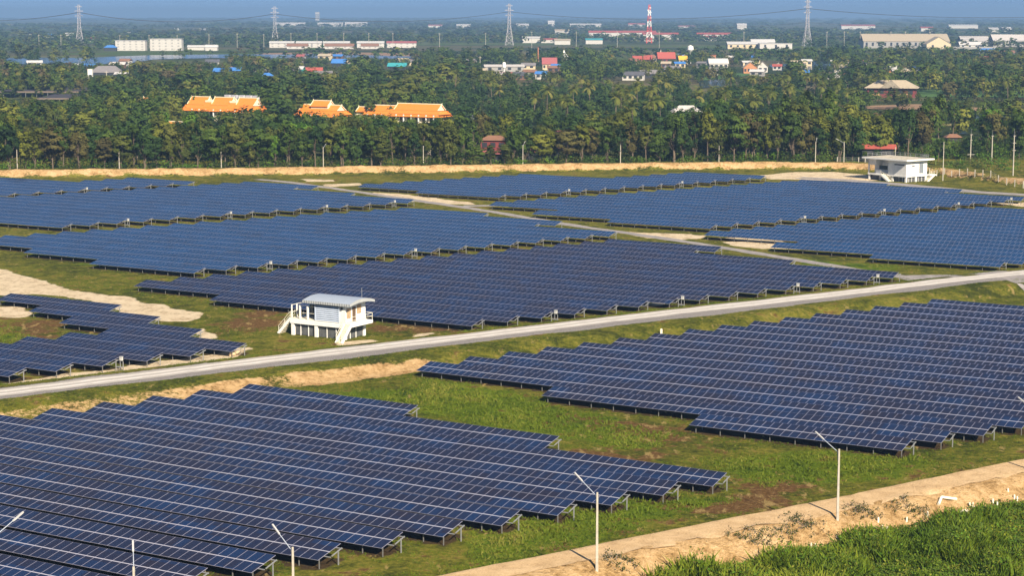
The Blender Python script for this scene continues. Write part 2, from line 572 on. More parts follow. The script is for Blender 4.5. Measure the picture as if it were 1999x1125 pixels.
def ground_material():
    t = NT('ground')
    sand, earth, brown, lush = t.attr('soil')
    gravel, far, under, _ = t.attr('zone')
    n_big = t.noise(0.045, 5, 0.6)
    n_mid = t.noise(0.35, 6, 0.65)
    n_fine = t.noise(1.7, 4, 0.75)
    n_tiny = t.noise(7.0, 3, 0.7)
    streak = t.noise(0.8, 4, 0.6, stretch=(1.0, 0.35, 1.0, 0.6))
    g = t.math('ADD', t.math('MULTIPLY', n_mid, 0.55), t.math('MULTIPLY', n_fine, 0.45))
    g = t.math('ADD', g, t.math('MULTIPLY', t.math('SUBTRACT', n_big, 0.5), 0.4))
    g = t.math('ADD', t.math('MULTIPLY', t.math('SUBTRACT', g, 0.5), 1.45), 0.47)
    grass = t.ramp(g, [(0.32, (0.040, 0.050, 0.010)), (0.44, (0.105, 0.112, 0.015)), (0.56, (0.190, 0.178, 0.026)), (0.68, (0.30, 0.235, 0.060))])
    lushc = t.ramp(g, [(0.32, (0.030, 0.056, 0.006)), (0.48, (0.092, 0.145, 0.010)), (0.64, (0.195, 0.225, 0.020))])
    lf = t.step(t.math('ADD', lush, t.math('MULTIPLY', t.math('SUBTRACT', n_big, 0.5), 2.2)), 0.2, 0.75)
    base = t.mix(lf, grass, lushc)
    bf = t.step(t.math('ADD', t.math('ADD', t.math('MULTIPLY', brown, 0.6), t.math('MULTIPLY', t.math('SUBTRACT', n_big, 0.44), 1.3)), t.math('MULTIPLY', t.math('SUBTRACT', n_mid, 0.5), 2.8)), 0.30, 0.58)
    soilc = t.ramp(n_fine, [(0.3, (0.075, 0.038, 0.014)), (0.55, (0.155, 0.088, 0.034)), (0.70, (0.30, 0.20, 0.085))])
    base = t.mix(bf, base, soilc)
    base = t.mix(t.step(under, 0.2, 0.6), base, t.ramp(n_fine, [(0.3, (0.045, 0.030, 0.014)), (0.6, (0.075, 0.052, 0.026))]))  # bare soil under the rows, coloured extra dark to deepen their shade
    straw = t.step(t.math('ADD', streak, t.math('MULTIPLY', brown, 0.06)), 0.60, 0.70)
    base = t.mix(t.math('MULTIPLY', straw, 0.7), base, (0.40, 0.29, 0.115))
    # far countryside: fields of different crops
    vo = t.nt.nodes.new('ShaderNodeTexVoronoi')
    mp = t.nt.nodes.new('ShaderNodeMapping')
    mp.inputs['Scale'].default_value = (0.0035, 0.006, 1)
    mp.inputs['Rotation'].default_value = (0, 0, 0.5)
    t.lk(t.pos, mp.inputs['Vector'])
    t.lk(mp.outputs[0], vo.inputs['Vector'])
    vo.inputs['Scale'].default_value = 1.0
    sp = t.nt.nodes.new('ShaderNodeSeparateColor')
    t.nt.links.new(vo.outputs['Color'], sp.inputs[0])
    fieldc = t.ramp(t.math('ADD', sp.outputs[0], t.math('MULTIPLY', t.math('SUBTRACT', n_big, 0.5), 0.5)),
                    [(0.1, (0.030, 0.045, 0.014)), (0.4, (0.052, 0.068, 0.020)), (0.62, (0.10, 0.085, 0.045)), (0.85, (0.055, 0.10, 0.018)), (1.0, (0.16, 0.12, 0.075))])
    base = t.mix(far, base, fieldc)
    # pale sand, gravel shoulder, bare earth
    gr = t.ramp(n_tiny, [(0.3, (0.15, 0.14, 0.14)), (0.5, (0.30, 0.28, 0.275)), (0.72, (0.46, 0.43, 0.41))])
    gf = t.step(t.math('ADD', gravel, t.math('MULTIPLY', t.math('SUBTRACT', n_fine, 0.5), 1.3)), 0.35, 0.7)
    base = t.mix(gf, base, gr)
    sc = t.ramp(t.math('ADD', t.math('MULTIPLY', n_mid, 0.4), t.math('ADD', t.math('MULTIPLY', n_fine, 0.35), t.math('MULTIPLY', streak, 0.25))), [(0.38, (0.34, 0.24, 0.14)), (0.5, (0.70, 0.57, 0.39)), (0.65, (0.80, 0.69, 0.52))])
    sf = t.step(t.math('ADD', sand, t.math('MULTIPLY', t.math('SUBTRACT', n_mid, 0.5), 1.1)), 0.42, 0.62)
    base = t.mix(sf, base, sc)
    ev = t.math('ADD', t.math('MULTIPLY', n_mid, 0.5), t.math('MULTIPLY', n_fine, 0.5))
    ec = t.ramp(ev, [(0.35, (0.13, 0.08, 0.034)), (0.43, (0.36, 0.225, 0.095)), (0.53, (0.55, 0.365, 0.18)), (0.65, (0.66, 0.475, 0.27))])
    ef = t.step(t.math('ADD', earth, t.math('MULTIPLY', t.math('SUBTRACT', n_fine, 0.5), 0.8)), 0.4, 0.62)
    base = t.mix(ef, base, ec)
    t.lk(base, t.b.inputs['Base Color'])
    t.b.inputs['Roughness'].default_value = 0.95
    t.b.inputs['Specular IOR Level'].default_value = 0.05
    h = t.math('ADD', t.math('MULTIPLY', n_fine, 0.6), t.math('MULTIPLY', n_tiny, 0.4))
    t.bump(h, 1.0, 0.6)
    return t.m


# ------------------------------------------------------------------ roads: draped sheets
def road_sheet(name, centre, width, material, lift, ragged, step=1.2, across=10):
    """centre: world polyline; rim irregular; follows the ground a few millimetres above it"""
    c = [np.array(p, float) for p in centre]
    pts = []
    for a, b in zip(c[:-1], c[1:]):
        k = max(1, int(np.hypot(*(b - a)) / step))
        pts += [a + (b - a) * i / k for i in range(k)]
    pts.append(c[-1])
    pts = np.array(pts)
    for _ in range(14):
        pts[1:-1] = 0.25 * pts[:-2] + 0.5 * pts[1:-1] + 0.25 * pts[2:]
    tg = np.gradient(pts, axis=0)
    tg /= np.linalg.norm(tg, axis=1)[:, None]
    nm = np.stack([-tg[:, 1], tg[:, 0]], 1)
    wl = width / 2 * (1 + ragged * (fnoise(pts[:, 0], pts[:, 1], 4.0, 61) - 0.5) * 2)
    wr = width / 2 * (1 + ragged * (fnoise(pts[:, 0], pts[:, 1], 4.0, 67) - 0.5) * 2)
    rows = []
    for k in range(across + 1):
        f = k / across
        off = -wr + (wl + wr) * f
        q = pts + nm * off[:, None]
        z = terrain(q[:, 0], q[:, 1]) + lift
        rows.append(np.stack([q[:, 0], q[:, 1], z], 1))
    V3 = np.stack(rows, 1)
    a, b = V3.shape[:2]
    idx = np.arange(a * b).reshape(a, b)
    F = np.stack([idx[:-1, :-1], idx[1:, :-1], idx[1:, 1:], idx[:-1, 1:]], -1).reshape(-1, 4)
    me = mesh_np(name, V3.reshape(-1, 3), F, [material], smooth_=True)
    uv = me.attributes.new('across', 'FLOAT', 'POINT')
    uv.data.foreach_set('value', np.tile(np.linspace(-1, 1, b), a).astype(np.float32))
    o = link(name, me)
    tag(o, kind='structure')
    return o

def gravel_material(name, lo, mid, hi, tracks):
    t = NT(name)
    a = t.nt.nodes.new('ShaderNodeAttribute')
    a.attribute_name = 'across'
    n1, n2 = t.noise(0.5, 5, 0.65), t.noise(6.0, 4, 0.7)
    c = t.ramp(t.math('ADD', t.math('MULTIPLY', n1, 0.5), t.math('MULTIPLY', n2, 0.5)), [(0.32, lo), (0.5, mid), (0.66, hi)])
    if tracks:
        ab = t.math('ABSOLUTE', t.math('SUBTRACT', t.math('ABSOLUTE', a.outputs['Fac']), 0.38))
        tr = t.step(t.math('ADD', ab, t.math('MULTIPLY', t.math('SUBTRACT', n1, 0.5), 0.25)), 0.08, 0.28)
        c = t.mix(t.math('MULTIPLY', tr, 0.8), c, lo)
    t.lk(c, t.b.inputs['Base Color'])
    t.b.inputs['Roughness'].default_value = 0.95
    t.b.inputs['Specular IOR Level'].default_value = 0.1
    t.bump(t.math('ADD', t.math('MULTIPLY', n2, 0.5), t.math('MULTIPLY', n1, 0.8)), 0.9, 0.25)
    return t.m

def nsline(pts):
    return [np.array(W) * s + np.array(N) * n for n, s in pts]

road_sheet('gravel_road', nsline([(224.3, 30), (223.6, 83), (224.3, 103), (225.0, 120), (225.0, 140), (225.0, 165), (225.4, 190), (224.8, 220), (225.1, 250), (224.2, 275), (223.5, 330)]), 4.7,
           gravel_material('pale crushed stone', (0.36, 0.335, 0.31), (0.66, 0.62, 0.58), (0.80, 0.77, 0.73), True), 0.03, 0.20)
road_sheet('side_track', nsline([(227.0, 256.5), (245, 255.3), (273, 257), (306, 259), (338, 258.3), (379, 261), (431, 260.8), (474, 260.4), (486, 257.5)]), 3.0,
           gravel_material('grey track stone', (0.18, 0.168, 0.165), (0.28, 0.26, 0.255), (0.42, 0.385, 0.37), False), 0.03, 0.35)
road_sheet('junction_apron', [P(1760, 545), P(1840, 541), P(1930, 545), P(1999, 560), P(2060, 580)], 7.0, MATS.setdefault('grey track', bpy.data.materials['grey track stone']), 0.022, 0.3)
road_sheet('house_apron', [P(1560, 347), P(1640, 351), P(1760, 360), P(1850, 369), P(1920, 376), P(2010, 381)], 6.0, bpy.data.materials['grey track stone'], 0.022, 0.25)
road_sheet('branch_track', [P(905, 402), P(960, 402), P(1010, 398)], 3.6, bpy.data.materials['grey track stone'], 0.022, 0.25)
road_sheet('dirt_track', nsline([(126.4, 40), (125.6, 80), (125.2, 95), (125.2, 112), (124.8, 125), (124.9, 140), (124.7, 155), (124.5, 190)]), 3.9,
           gravel_material('packed sandy earth', (0.32, 0.205, 0.10), (0.56, 0.39, 0.215), (0.70, 0.51, 0.30), False), 0.03, 0.30)
# ------------------------------------------------------------------ solar rows
TILT, SLANT, MOD_H, ZB = R(12.3), 3.34, 1.62, 0.86
RUN, RISE = SLANT * math.cos(TILT), SLANT * math.sin(TILT)

def cell_material(name, tints):
    """navy glass over cells; strings of modules differ slightly in tint"""
    t = NT(name)
    dot = lambda vec: (lambda n: (t.lk(t.pos, n.inputs[0]), n.inputs[1].__setattr__('default_value', vec), n.outputs['Value'])[2])
    def d(vec):
        n = t.nt.nodes.new('ShaderNodeVectorMath')
        n.operation = 'DOT_PRODUCT'
        t.lk(t.pos, n.inputs[0])
        n.inputs[1].default_value = vec
        return n.outputs['Value']
    du, dv = d((U[0], U[1], 0)), d((V[0], V[1], 0))
    cb = t.nt.nodes.new('ShaderNodeCombineXYZ')
    t.lk(t.math('FLOOR', t.math('DIVIDE', du, 1.0)), cb.inputs[0])
    t.lk(t.math('FLOOR', t.math('DIVIDE', dv, 1.63)), cb.inputs[1])
    wn_ = t.nt.nodes.new('ShaderNodeTexWhiteNoise')
    wn_.noise_dimensions = '2D'
    t.lk(cb.outputs[0], wn_.inputs['Vector'])
    cs = t.nt.nodes.new('ShaderNodeCombineXYZ')
    t.lk(t.math('FLOOR', t.math('DIVIDE', du, 5.0)), cs.inputs[0])
    t.lk(t.math('FLOOR', t.math('DIVIDE', dv, 1.63)), cs.inputs[1])
    ws = t.nt.nodes.new('ShaderNodeTexWhiteNoise')
    ws.noise_dimensions = '2D'
    t.lk(cs.outputs[0], ws.inputs['Vector'])
    low = t.noise(0.09, 3, 0.5)
    f = t.math('ADD', t.math('MULTIPLY', wn_.outputs['Value'], 0.28), t.math('ADD', t.math('MULTIPLY', ws.outputs['Value'], 0.34), t.math('MULTIPLY', low, 0.55)))
    c = t.ramp(f, list(zip((0.25, 0.55, 0.85), tints)))
    t.lk(c, t.b.inputs['Base Color'])
    t.b.inputs['Roughness'].default_value = 0.16
    t.b.inputs['IOR'].default_value = 1.5
    t.b.inputs['Specular IOR Level'].default_value = 0.5
    return t.m

CELL = cell_material('navy solar glass', ((0.019, 0.017, 0.030), (0.014, 0.018, 0.044), (0.010, 0.025, 0.078)))
CELL_BLUE = cell_material('blue solar glass', ((0.014, 0.034, 0.085), (0.012, 0.042, 0.115), (0.011, 0.050, 0.145)))
ALU = mat('anodised aluminium', (0.25, 0.25, 0.33), 0.5, 0.08, 2.0, metal=0.2)
RAILW = mat('bright clamp rail', (0.50, 0.50, 0.58), 0.45, 0.06, 2.0, metal=0.2)
BACK = mat('panel backsheet', (0.30, 0.30, 0.31), 0.7, 0.1)
GALV = mat('galvanised steel', (0.34, 0.35, 0.36), 0.45, 0.15, 3.0, metal=0.4)

def slab(us, ucell, ws, wcell, name, cell=None):
    """one connected slab: gridded glass-and-frame top, rim and underside"""
    cell = cell or CELL
    us, ws = np.array(us), np.array(ws)
    a, b = len(ws), len(us)
    ug, wg = np.meshgrid(us, ws)
    top = np.stack([ug.ravel(), wg.ravel(), np.zeros(a * b)], 1)
    bot = top - [0, 0, 0.04]
    i = np.arange(a * b).reshape(a, b)
    tf = np.stack([i[:-1, :-1], i[:-1, 1:], i[1:, 1:], i[1:, :-1]], -1).reshape(-1, 4)
    cm = (np.array(wcell)[:, None] & np.array(ucell)[None, :]).ravel()
    mi = [np.where(cm, 1, 0)]
    j = i + a * b
    rim = [np.stack([j[0, :-1], j[0, 1:], i[0, 1:], i[0, :-1]], -1), np.stack([i[-1, :-1], i[-1, 1:], j[-1, 1:], j[-1, :-1]], -1),
           np.stack([i[:-1, 0], i[1:, 0], j[1:, 0], j[:-1, 0]], -1), np.stack([j[:-1, -1], j[1:, -1], i[1:, -1], i[:-1, -1]], -1)]
    under = np.stack([j[0, 1:], j[0, :-1], j[-1, :-1], j[-1, 1:]], -1)
    faces = np.concatenate([tf] + rim + [under])
    mi = np.concatenate([mi[0], np.zeros(sum(len(r) for r in rim), int), np.full(len(under), 2)])
    used = np.unique(faces)
    remap = np.full(2 * a * b, -1)
    remap[used] = np.arange(len(used))
    return mesh_np(name, np.concatenate([top, bot])[used], remap[faces], [ALU, cell, BACK], mi)

FR = 0.022
MODULE = slab([0, FR, 0.985 - FR, 0.985], [False, True, False], [0, FR, MOD_H - FR, MOD_H], [False, True, False], 'solar_panel')
_strips = {}
def strip_mesh(n, both):
    if (n, both) not in _strips:
        us, uc = [0.0], []
        for k in range(n):
            us += [k + 0.022, k + 0.978]
            uc += [False, True]
        us.append(float(n))
        uc.append(False)
        ws = [0, 0.03, 1.625, 1.715, 3.31, 3.34]
        _strips[(n, both)] = slab(us, uc, ws, [False, True, False, True, False], 'panel_surface', CELL if both else CELL_BLUE)
    return _strips[(n, both)]

LEGM = mat('dull front leg steel', (0.16, 0.16, 0.155), 0.6, 0.3)
FRONT_LEG = MB().box(-0.04, 0.04, -0.035, 0.035, -0.15, 0.88, LEGM).mesh('leg')
BACK_LEG = MB().box(-0.05, 0.05, -0.04, 0.04, -0.15, 1.30, GALV).mesh('leg')
END_FRAME = MB().beam((0, 1.15, ZB + 0.16), (0, 2.62, ZB + 0.54), 0.07, 0.09, GALV).mesh('end_frame')
_pur = {}
def purlin(L):
    if L not in _pur:
        _pur[L] = MB().box(-0.1, L + 0.62, -0.04, 0.04, -0.07, 0.0, GALV).mesh('purlin')
    return _pur[L]

_rail = {}
def mid_rail(L):
    if L not in _rail:
        _rail[L] = MB().box(0, L, 0, 0.087, -0.05, 0.003, RAILW).mesh('middle_rail')
    return _rail[L]

ROWS = []          # (v of the upper edge, left u, right u)
def world_uv(u, v):
    return U * u + V * v

def solar_row(name_label, group, v, ul, ur, detail, covered, vary):
    n = max(1, int(round((ur - ul) / 1.0)))
    L = float(n)
    v0 = v - RUN
    p = world_uv(ur - L, v0)
    o = thing('solar_panel_table', name_label, 'solar array', (p[0], p[1], gz(*world_uv((ul + ur) / 2, v - 1.5)) * 0.5), ROT, group)
    ROWS.append((v, ur - L, ur))
    if detail:
        mods = []
        for k in range(n):
            for r in range(2):
                lw = r * (MOD_H + 0.095)
                q = world_uv(ur - L + k + 0.5, v0 + (lw + 0.8) * math.cos(TILT))
                px, py = project(q[0], q[1], 1.0)
                vis = -25 < px < 2025 and -20 < py < 1150
                mods.append((not vis, q[0] ** 2 + q[1] ** 2, k, r, lw))
        mods.sort()
        shown = [m for m in mods if not m[0]][:100]
        rest = [m for m in mods if m not in shown]
        for _, _, k, r, lw in shown:
            link('solar_panel', MODULE, o, (k, lw * math.cos(TILT), ZB + lw * math.sin(TILT) + random.uniform(-.004, .004)), (TILT, random.uniform(-.003, .003), 0))
        if rest:
            nv = len(MODULE.vertices)
            co = np.empty(nv * 3, np.float32)
            MODULE.vertices.foreach_get('co', co)
            co = co.reshape(-1, 3)
            fa = np.array([list(f.vertices) for f in MODULE.polygons])
            fm = np.array([f.material_index for f in MODULE.polygons])
            vs = np.concatenate([co + [k, lw, 0] for _, _, k, r, lw in rest])
            fs = np.concatenate([fa + nv * i for i in range(len(rest))])
            me = mesh_np('solar_panel', vs, fs, [ALU, CELL, BACK], np.tile(fm, len(rest)))
            tag(link('solar_panel', me, o, (0, 0, ZB), (TILT, 0, 0)), kind='stuff')
    else:
        link('panel_surface', strip_mesh(n, group in (BGROUP['C'], BGROUP['J'])), o, (0, 0, ZB), (TILT, 0, 0))
    if detail:
        link('middle_rail', mid_rail(L), o, (0, (MOD_H + 0.004) * math.cos(TILT), ZB + (MOD_H + 0.004) * math.sin(TILT)), (TILT, 0, 0))
    for y in (0.95, 2.62):
        link('purlin', purlin(L), o, (0, y, ZB + y * math.tan(TILT) - 0.055))
    link('end_frame', END_FRAME, o, (L + 0.58, 0, 0))
    link('leg', BACK_LEG, o, (L + 0.5, 2.2, 0))
    link('leg', FRONT_LEG, o, (L - 0.15, 0.35, 0))
    if not covered:
        link('leg', BACK_LEG, o, (0.6, 2.2, 0))
    # front legs where no nearer row hides them
    k, u = 0, 0.7
    while u < L - 1.5:
        if not any(a <= ur - L + u - 0.6 and ur - L + u + 3.5 <= b for a, b in covered):
            q = world_uv(ur - L + u, v0)
            px, py = project(q[0], q[1], 0.3)
            if -10 < px < 2010:
                link('leg', FRONT_LEG, o, (u, 0.35, 0))
        u += 3.0
    return o

# every block: v of its farthest row, spacing, and for each row its left and right end
KS = (CAM_H - ZB - RISE) / (CAM_H - 1.37)       # the ends were measured for an upper edge 1.37 m up
def seq(v0, dv, rows):
    return [((v0 - dv * k) * KS, l * KS, r * KS) for k, (l, r) in enumerate(rows)]

BLOCKS = {}
BLOCKS['A'] = seq(184.45, 5.86, [(-150.3, -125.4), (-152.8, -103.0)] + [(-155.3 - 2.48 * k, -80.35 - 2.48 * k) for k in range(11)])
BLOCKS['B'] = seq(297.4, 5.88, [(-103.2 - 2.49 * k, -27.6 - 2.49 * k) for k in range(16)] + [(-118.0, -67.7), (-95.2, -70.0)])
BLOCKS['C'] = seq(342.7, 5.86, [(-186.0, -161.3), (-188.6, -163.6), (-191.2, -141.1)] + [(-193.4 - 2.47 * k, -118.7 - 2.47 * k) for k in range(14)] + [(-203.3, -153.4)])
BLOCKS['D'] = seq(373.0, 5.91, [(-258.5, -234.0), (-261.0, -211.2), (-263.5, -213.6)] + [(-266.3 - 2.37 * k, -191.4 - 2.37 * k) for k in range(14)] + [(-274.5, -224.7), (-251.9, -227.1)])
BLOCKS['E'] = seq(409.0, 5.92, [(-334.0, -309.1), (-336.3, -311.5), (-338.7, -288.8)] + [(-341.3 - 2.37 * k, -266.6 - 2.37 * k) for k in range(15)])
BLOCKS['F'] = seq(402.0, 6.0, [(-370.0, -345.5), (-372.2, -347.7), (-374.5, -350.0)] + [(-427.0 - 2.2 * k, -352.2 - 2.2 * k) for k in range(6)])
BLOCKS['G'] = seq(499.0, 6.0, [(-247.0, -221.8), (-249.2, -223.8), (-251.4, -226.2), (-253.8, -228.6), (-256.1, -231.0)] + [(-283.3 - 2.4 * k, -233.4 - 2.4 * k) for k in range(9)] + [(-280.2, -255.2)])
BLOCKS['H'] = seq(493.0, 5.98, [(-208.9, -183.6), (-211.4, -161.3), (-213.8, -163.6)] + [(-216.3 - 2.4 * k, -141.5 - 2.4 * k) for k in range(14)] + [(-225.2, -175.3), (-227.6, -177.7), (-205.4, -179.9)])
BLOCKS['I'] = seq(445.2, 5.98, [(-143.7 - 2.42 * k, -68.7 - 2.42 * k) for k in range(14)] + [(-152.5, -102.6), (-154.9, -105.0), (-132.2, -107.3)])
BLOCKS['J'] = seq(225.2, 5.86, [(-233.6, -209.0), (-220.3, -195.8), (-207.3, -182.6), (-194.5, -169.8), (-197.0, -172.2), (-199.5, -174.7), (-202.0, -177.2), (-204.5, -179.7), (-207.0, -182.2)])
BNAME = {'A': 'in the block cut off by the lower frame edge',
         'B': 'in the block between dirt track and gravel road',
         'C': 'in the block behind the stilted control house',
         'D': 'in the second block behind the control house',
         'E': 'in the third block behind the control house',
         'F': 'in the small block below the bank, beyond the sheds',
         'G': 'in the thin block along the far earth bank',
         'H': 'in the block below the white concrete house',
         'I': 'in the block at the side track junction',
         'J': 'in the stepped block beside sand and gravel road'}
BNAME['F'] = 'in the small corner block under the far bank'
BGROUP = {'A': 'solar rows of the closest block', 'B': 'solar rows between dirt track and gravel road', 'C': 'solar rows of the block behind the control house', 'D': 'solar rows of the second block behind the control house',
          'E': 'solar rows of the third block behind the control house', 'F': 'solar rows of the small corner block', 'G': 'solar rows along the far bank', 'H': 'solar rows below the concrete house',
          'I': 'solar rows at the side track junction', 'J': 'solar rows of the stepped block'}
for b, rows in BLOCKS.items():
    for k, (v, l, r) in enumerate(rows):
        cov = [(a, c) for (_, a, c) in rows[k + 1:k + 2]]
        hue = 'navy' if b in 'ABCJ' else 'blue'
        solar_row('%s panel row, %s from the back, %s' % (hue, ORD[k], BNAME[b].replace('in the ', '', 1)), BGROUP[b], v, l, r, b in 'AB', cov, k)

# white combiner boxes on the rear legs at some row ends
def combiner(v, ur, label):
    p = world_uv(ur, v - RUN)
    o = thing('combiner_box', label, 'electrical box', (p[0], p[1], 0), ROT, 'white electrical boxes at the row ends')
    wm = mat('white enamelled steel', (0.50, 0.50, 0.48), 0.4, 0.06)
    MB().box(0.80, 1.22, 2.55, 2.8, 1.3, 1.78, wm).box(0.76, 1.26, 2.5, 2.85, 1.8, 1.84, wm).build('cabinet', o)
    for x in (0.8, 1.3):
        link('leg', MB().box(x - .04, x + .04, 2.66, 2.74, -0.15, 1.2, GALV).mesh('leg'), o)
    MB().box(0.45, 1.5, 2.3, 2.6, 0.42, 0.52, GALV).build('cable_tray', o)

for b, ks in (('C', (4, 7, 11, 15)), ('D', (11, 16)), ('E', (4, 7, 11, 15)), ('F', (5,)), ('G', (5, 11)), ('H', (4, 7, 11, 15)), ('J', (6,))):
    for k in ks:
        v, l, r = BLOCKS[b][k]
        combiner(v, r, 'white electrical box, %s row from the back, %s' % (ORD[k], BNAME[b].replace('in the ', '', 1)))

build_ground()
# ------------------------------------------------------------------ control house on stilts
WHITE = mat('white render', (0.80, 0.79, 0.76), 0.7, 0.10, 1.2, bump=0.1)
WHITE2 = mat('sun-bleached white concrete', (0.76, 0.75, 0.71), 0.8, 0.14, 0.9)
DARK = mat('dark opening', (0.020, 0.022, 0.026), 0.4, 0.3)
GLASS = mat('dark window glass', (0.03, 0.045, 0.06), 0.08, 0.3, spec=0.6)
SCREEN = mat('grey wire screen', (0.10, 0.105, 0.11), 0.6, 0.45, 1.6)
LOUV = mat('pale blue louvre paint', (0.50, 0.58, 0.72), 0.4, 0.08)
LDARK = mat('louvre gap', (0.06, 0.075, 0.10), 0.5, 0.2)
ROOFM = mat('pale corrugated roof sheet', (0.40, 0.46, 0.55), 0.4, 0.07, 1.2, metal=0.2)
FASC = mat('ribbed fascia sheet', (0.46, 0.48, 0.49), 0.5, 0.12, metal=0.2)
TAN = mat('weathered tan door paint', (0.42, 0.30, 0.18), 0.7, 0.3, 3.0)
BROWNP = mat('dark brown door', (0.12, 0.075, 0.045), 0.6, 0.25)
STEPM = mat('stained stair concrete', (0.70, 0.64, 0.50), 0.85, 0.25, 2.5)
RAILM = mat('cream rail paint', (0.78, 0.75, 0.62), 0.5, 0.08)
BLUEW = mat('pale blue wall', (0.30, 0.48, 0.66), 0.7, 0.12)

def stairs(parent, n, x0, y0, z0, dx, dy, wx, wy, name='stairs'):
    """n treads going down from (x0,y0,z0); (dx,dy) the run of the flight, (wx,wy) its width vector"""
    b = MB()
    for k in range(n):
        f0, f1 = k / n, (k + 1) / n
        z = z0 * (1 - f1)
        p = [(x0 + dx * f0, y0 + dy * f0), (x0 + dx * f1, y0 + dy * f1)]
        q = [(p[0][0] + wx, p[0][1] + wy), (p[1][0] + wx, p[1][1] + wy)]
        lo, hi = max(-0.1, z - 0.22), z + z0 / n * 0.9
        b.add([(*p[0], lo), (*p[1], lo), (*q[1], lo), (*q[0], lo), (*p[0], hi), (*p[1], hi), (*q[1], hi), (*q[0], hi)],
              [(3, 2, 1, 0), (4, 5, 6, 7), (0, 1, 5, 4), (1, 2, 6, 5), (2, 3, 7, 6), (3, 0, 4, 7)], STEPM)
    s = b.build(name, parent)
    for e in (-0.04, 1.04):
        c = MB()
        a, d = (x0 + wx * e, y0 + wy * e), (x0 + dx + wx * e, y0 + dy + wy * e)
        c.beam((a[0], a[1], z0 - 0.1), (d[0], d[1], -0.05), 0.12, 0.42, WHITE)
        c.build('stringer', s)
    for e in (0.02, 0.98):
        c = MB()
        a, d = (x0 + wx * e, y0 + wy * e), (x0 + dx + wx * e, y0 + dy + wy * e)
        for h in (0.55, 1.0):
            c.beam((a[0], a[1], z0 + h), (d[0], d[1], 0.05 + h), 0.05, 0.05, RAILM)
        for f in (0.02, 0.5, 0.98):
            c.beam((a[0] + (d[0] - a[0]) * f, a[1] + (d[1] - a[1]) * f, z0 * (1 - f)), (a[0] + (d[0] - a[0]) * f, a[1] + (d[1] - a[1]) * f, z0 * (1 - f) + 1.02), 0.05, 0.05, RAILM)
        c.build('handrail', s)
    return s

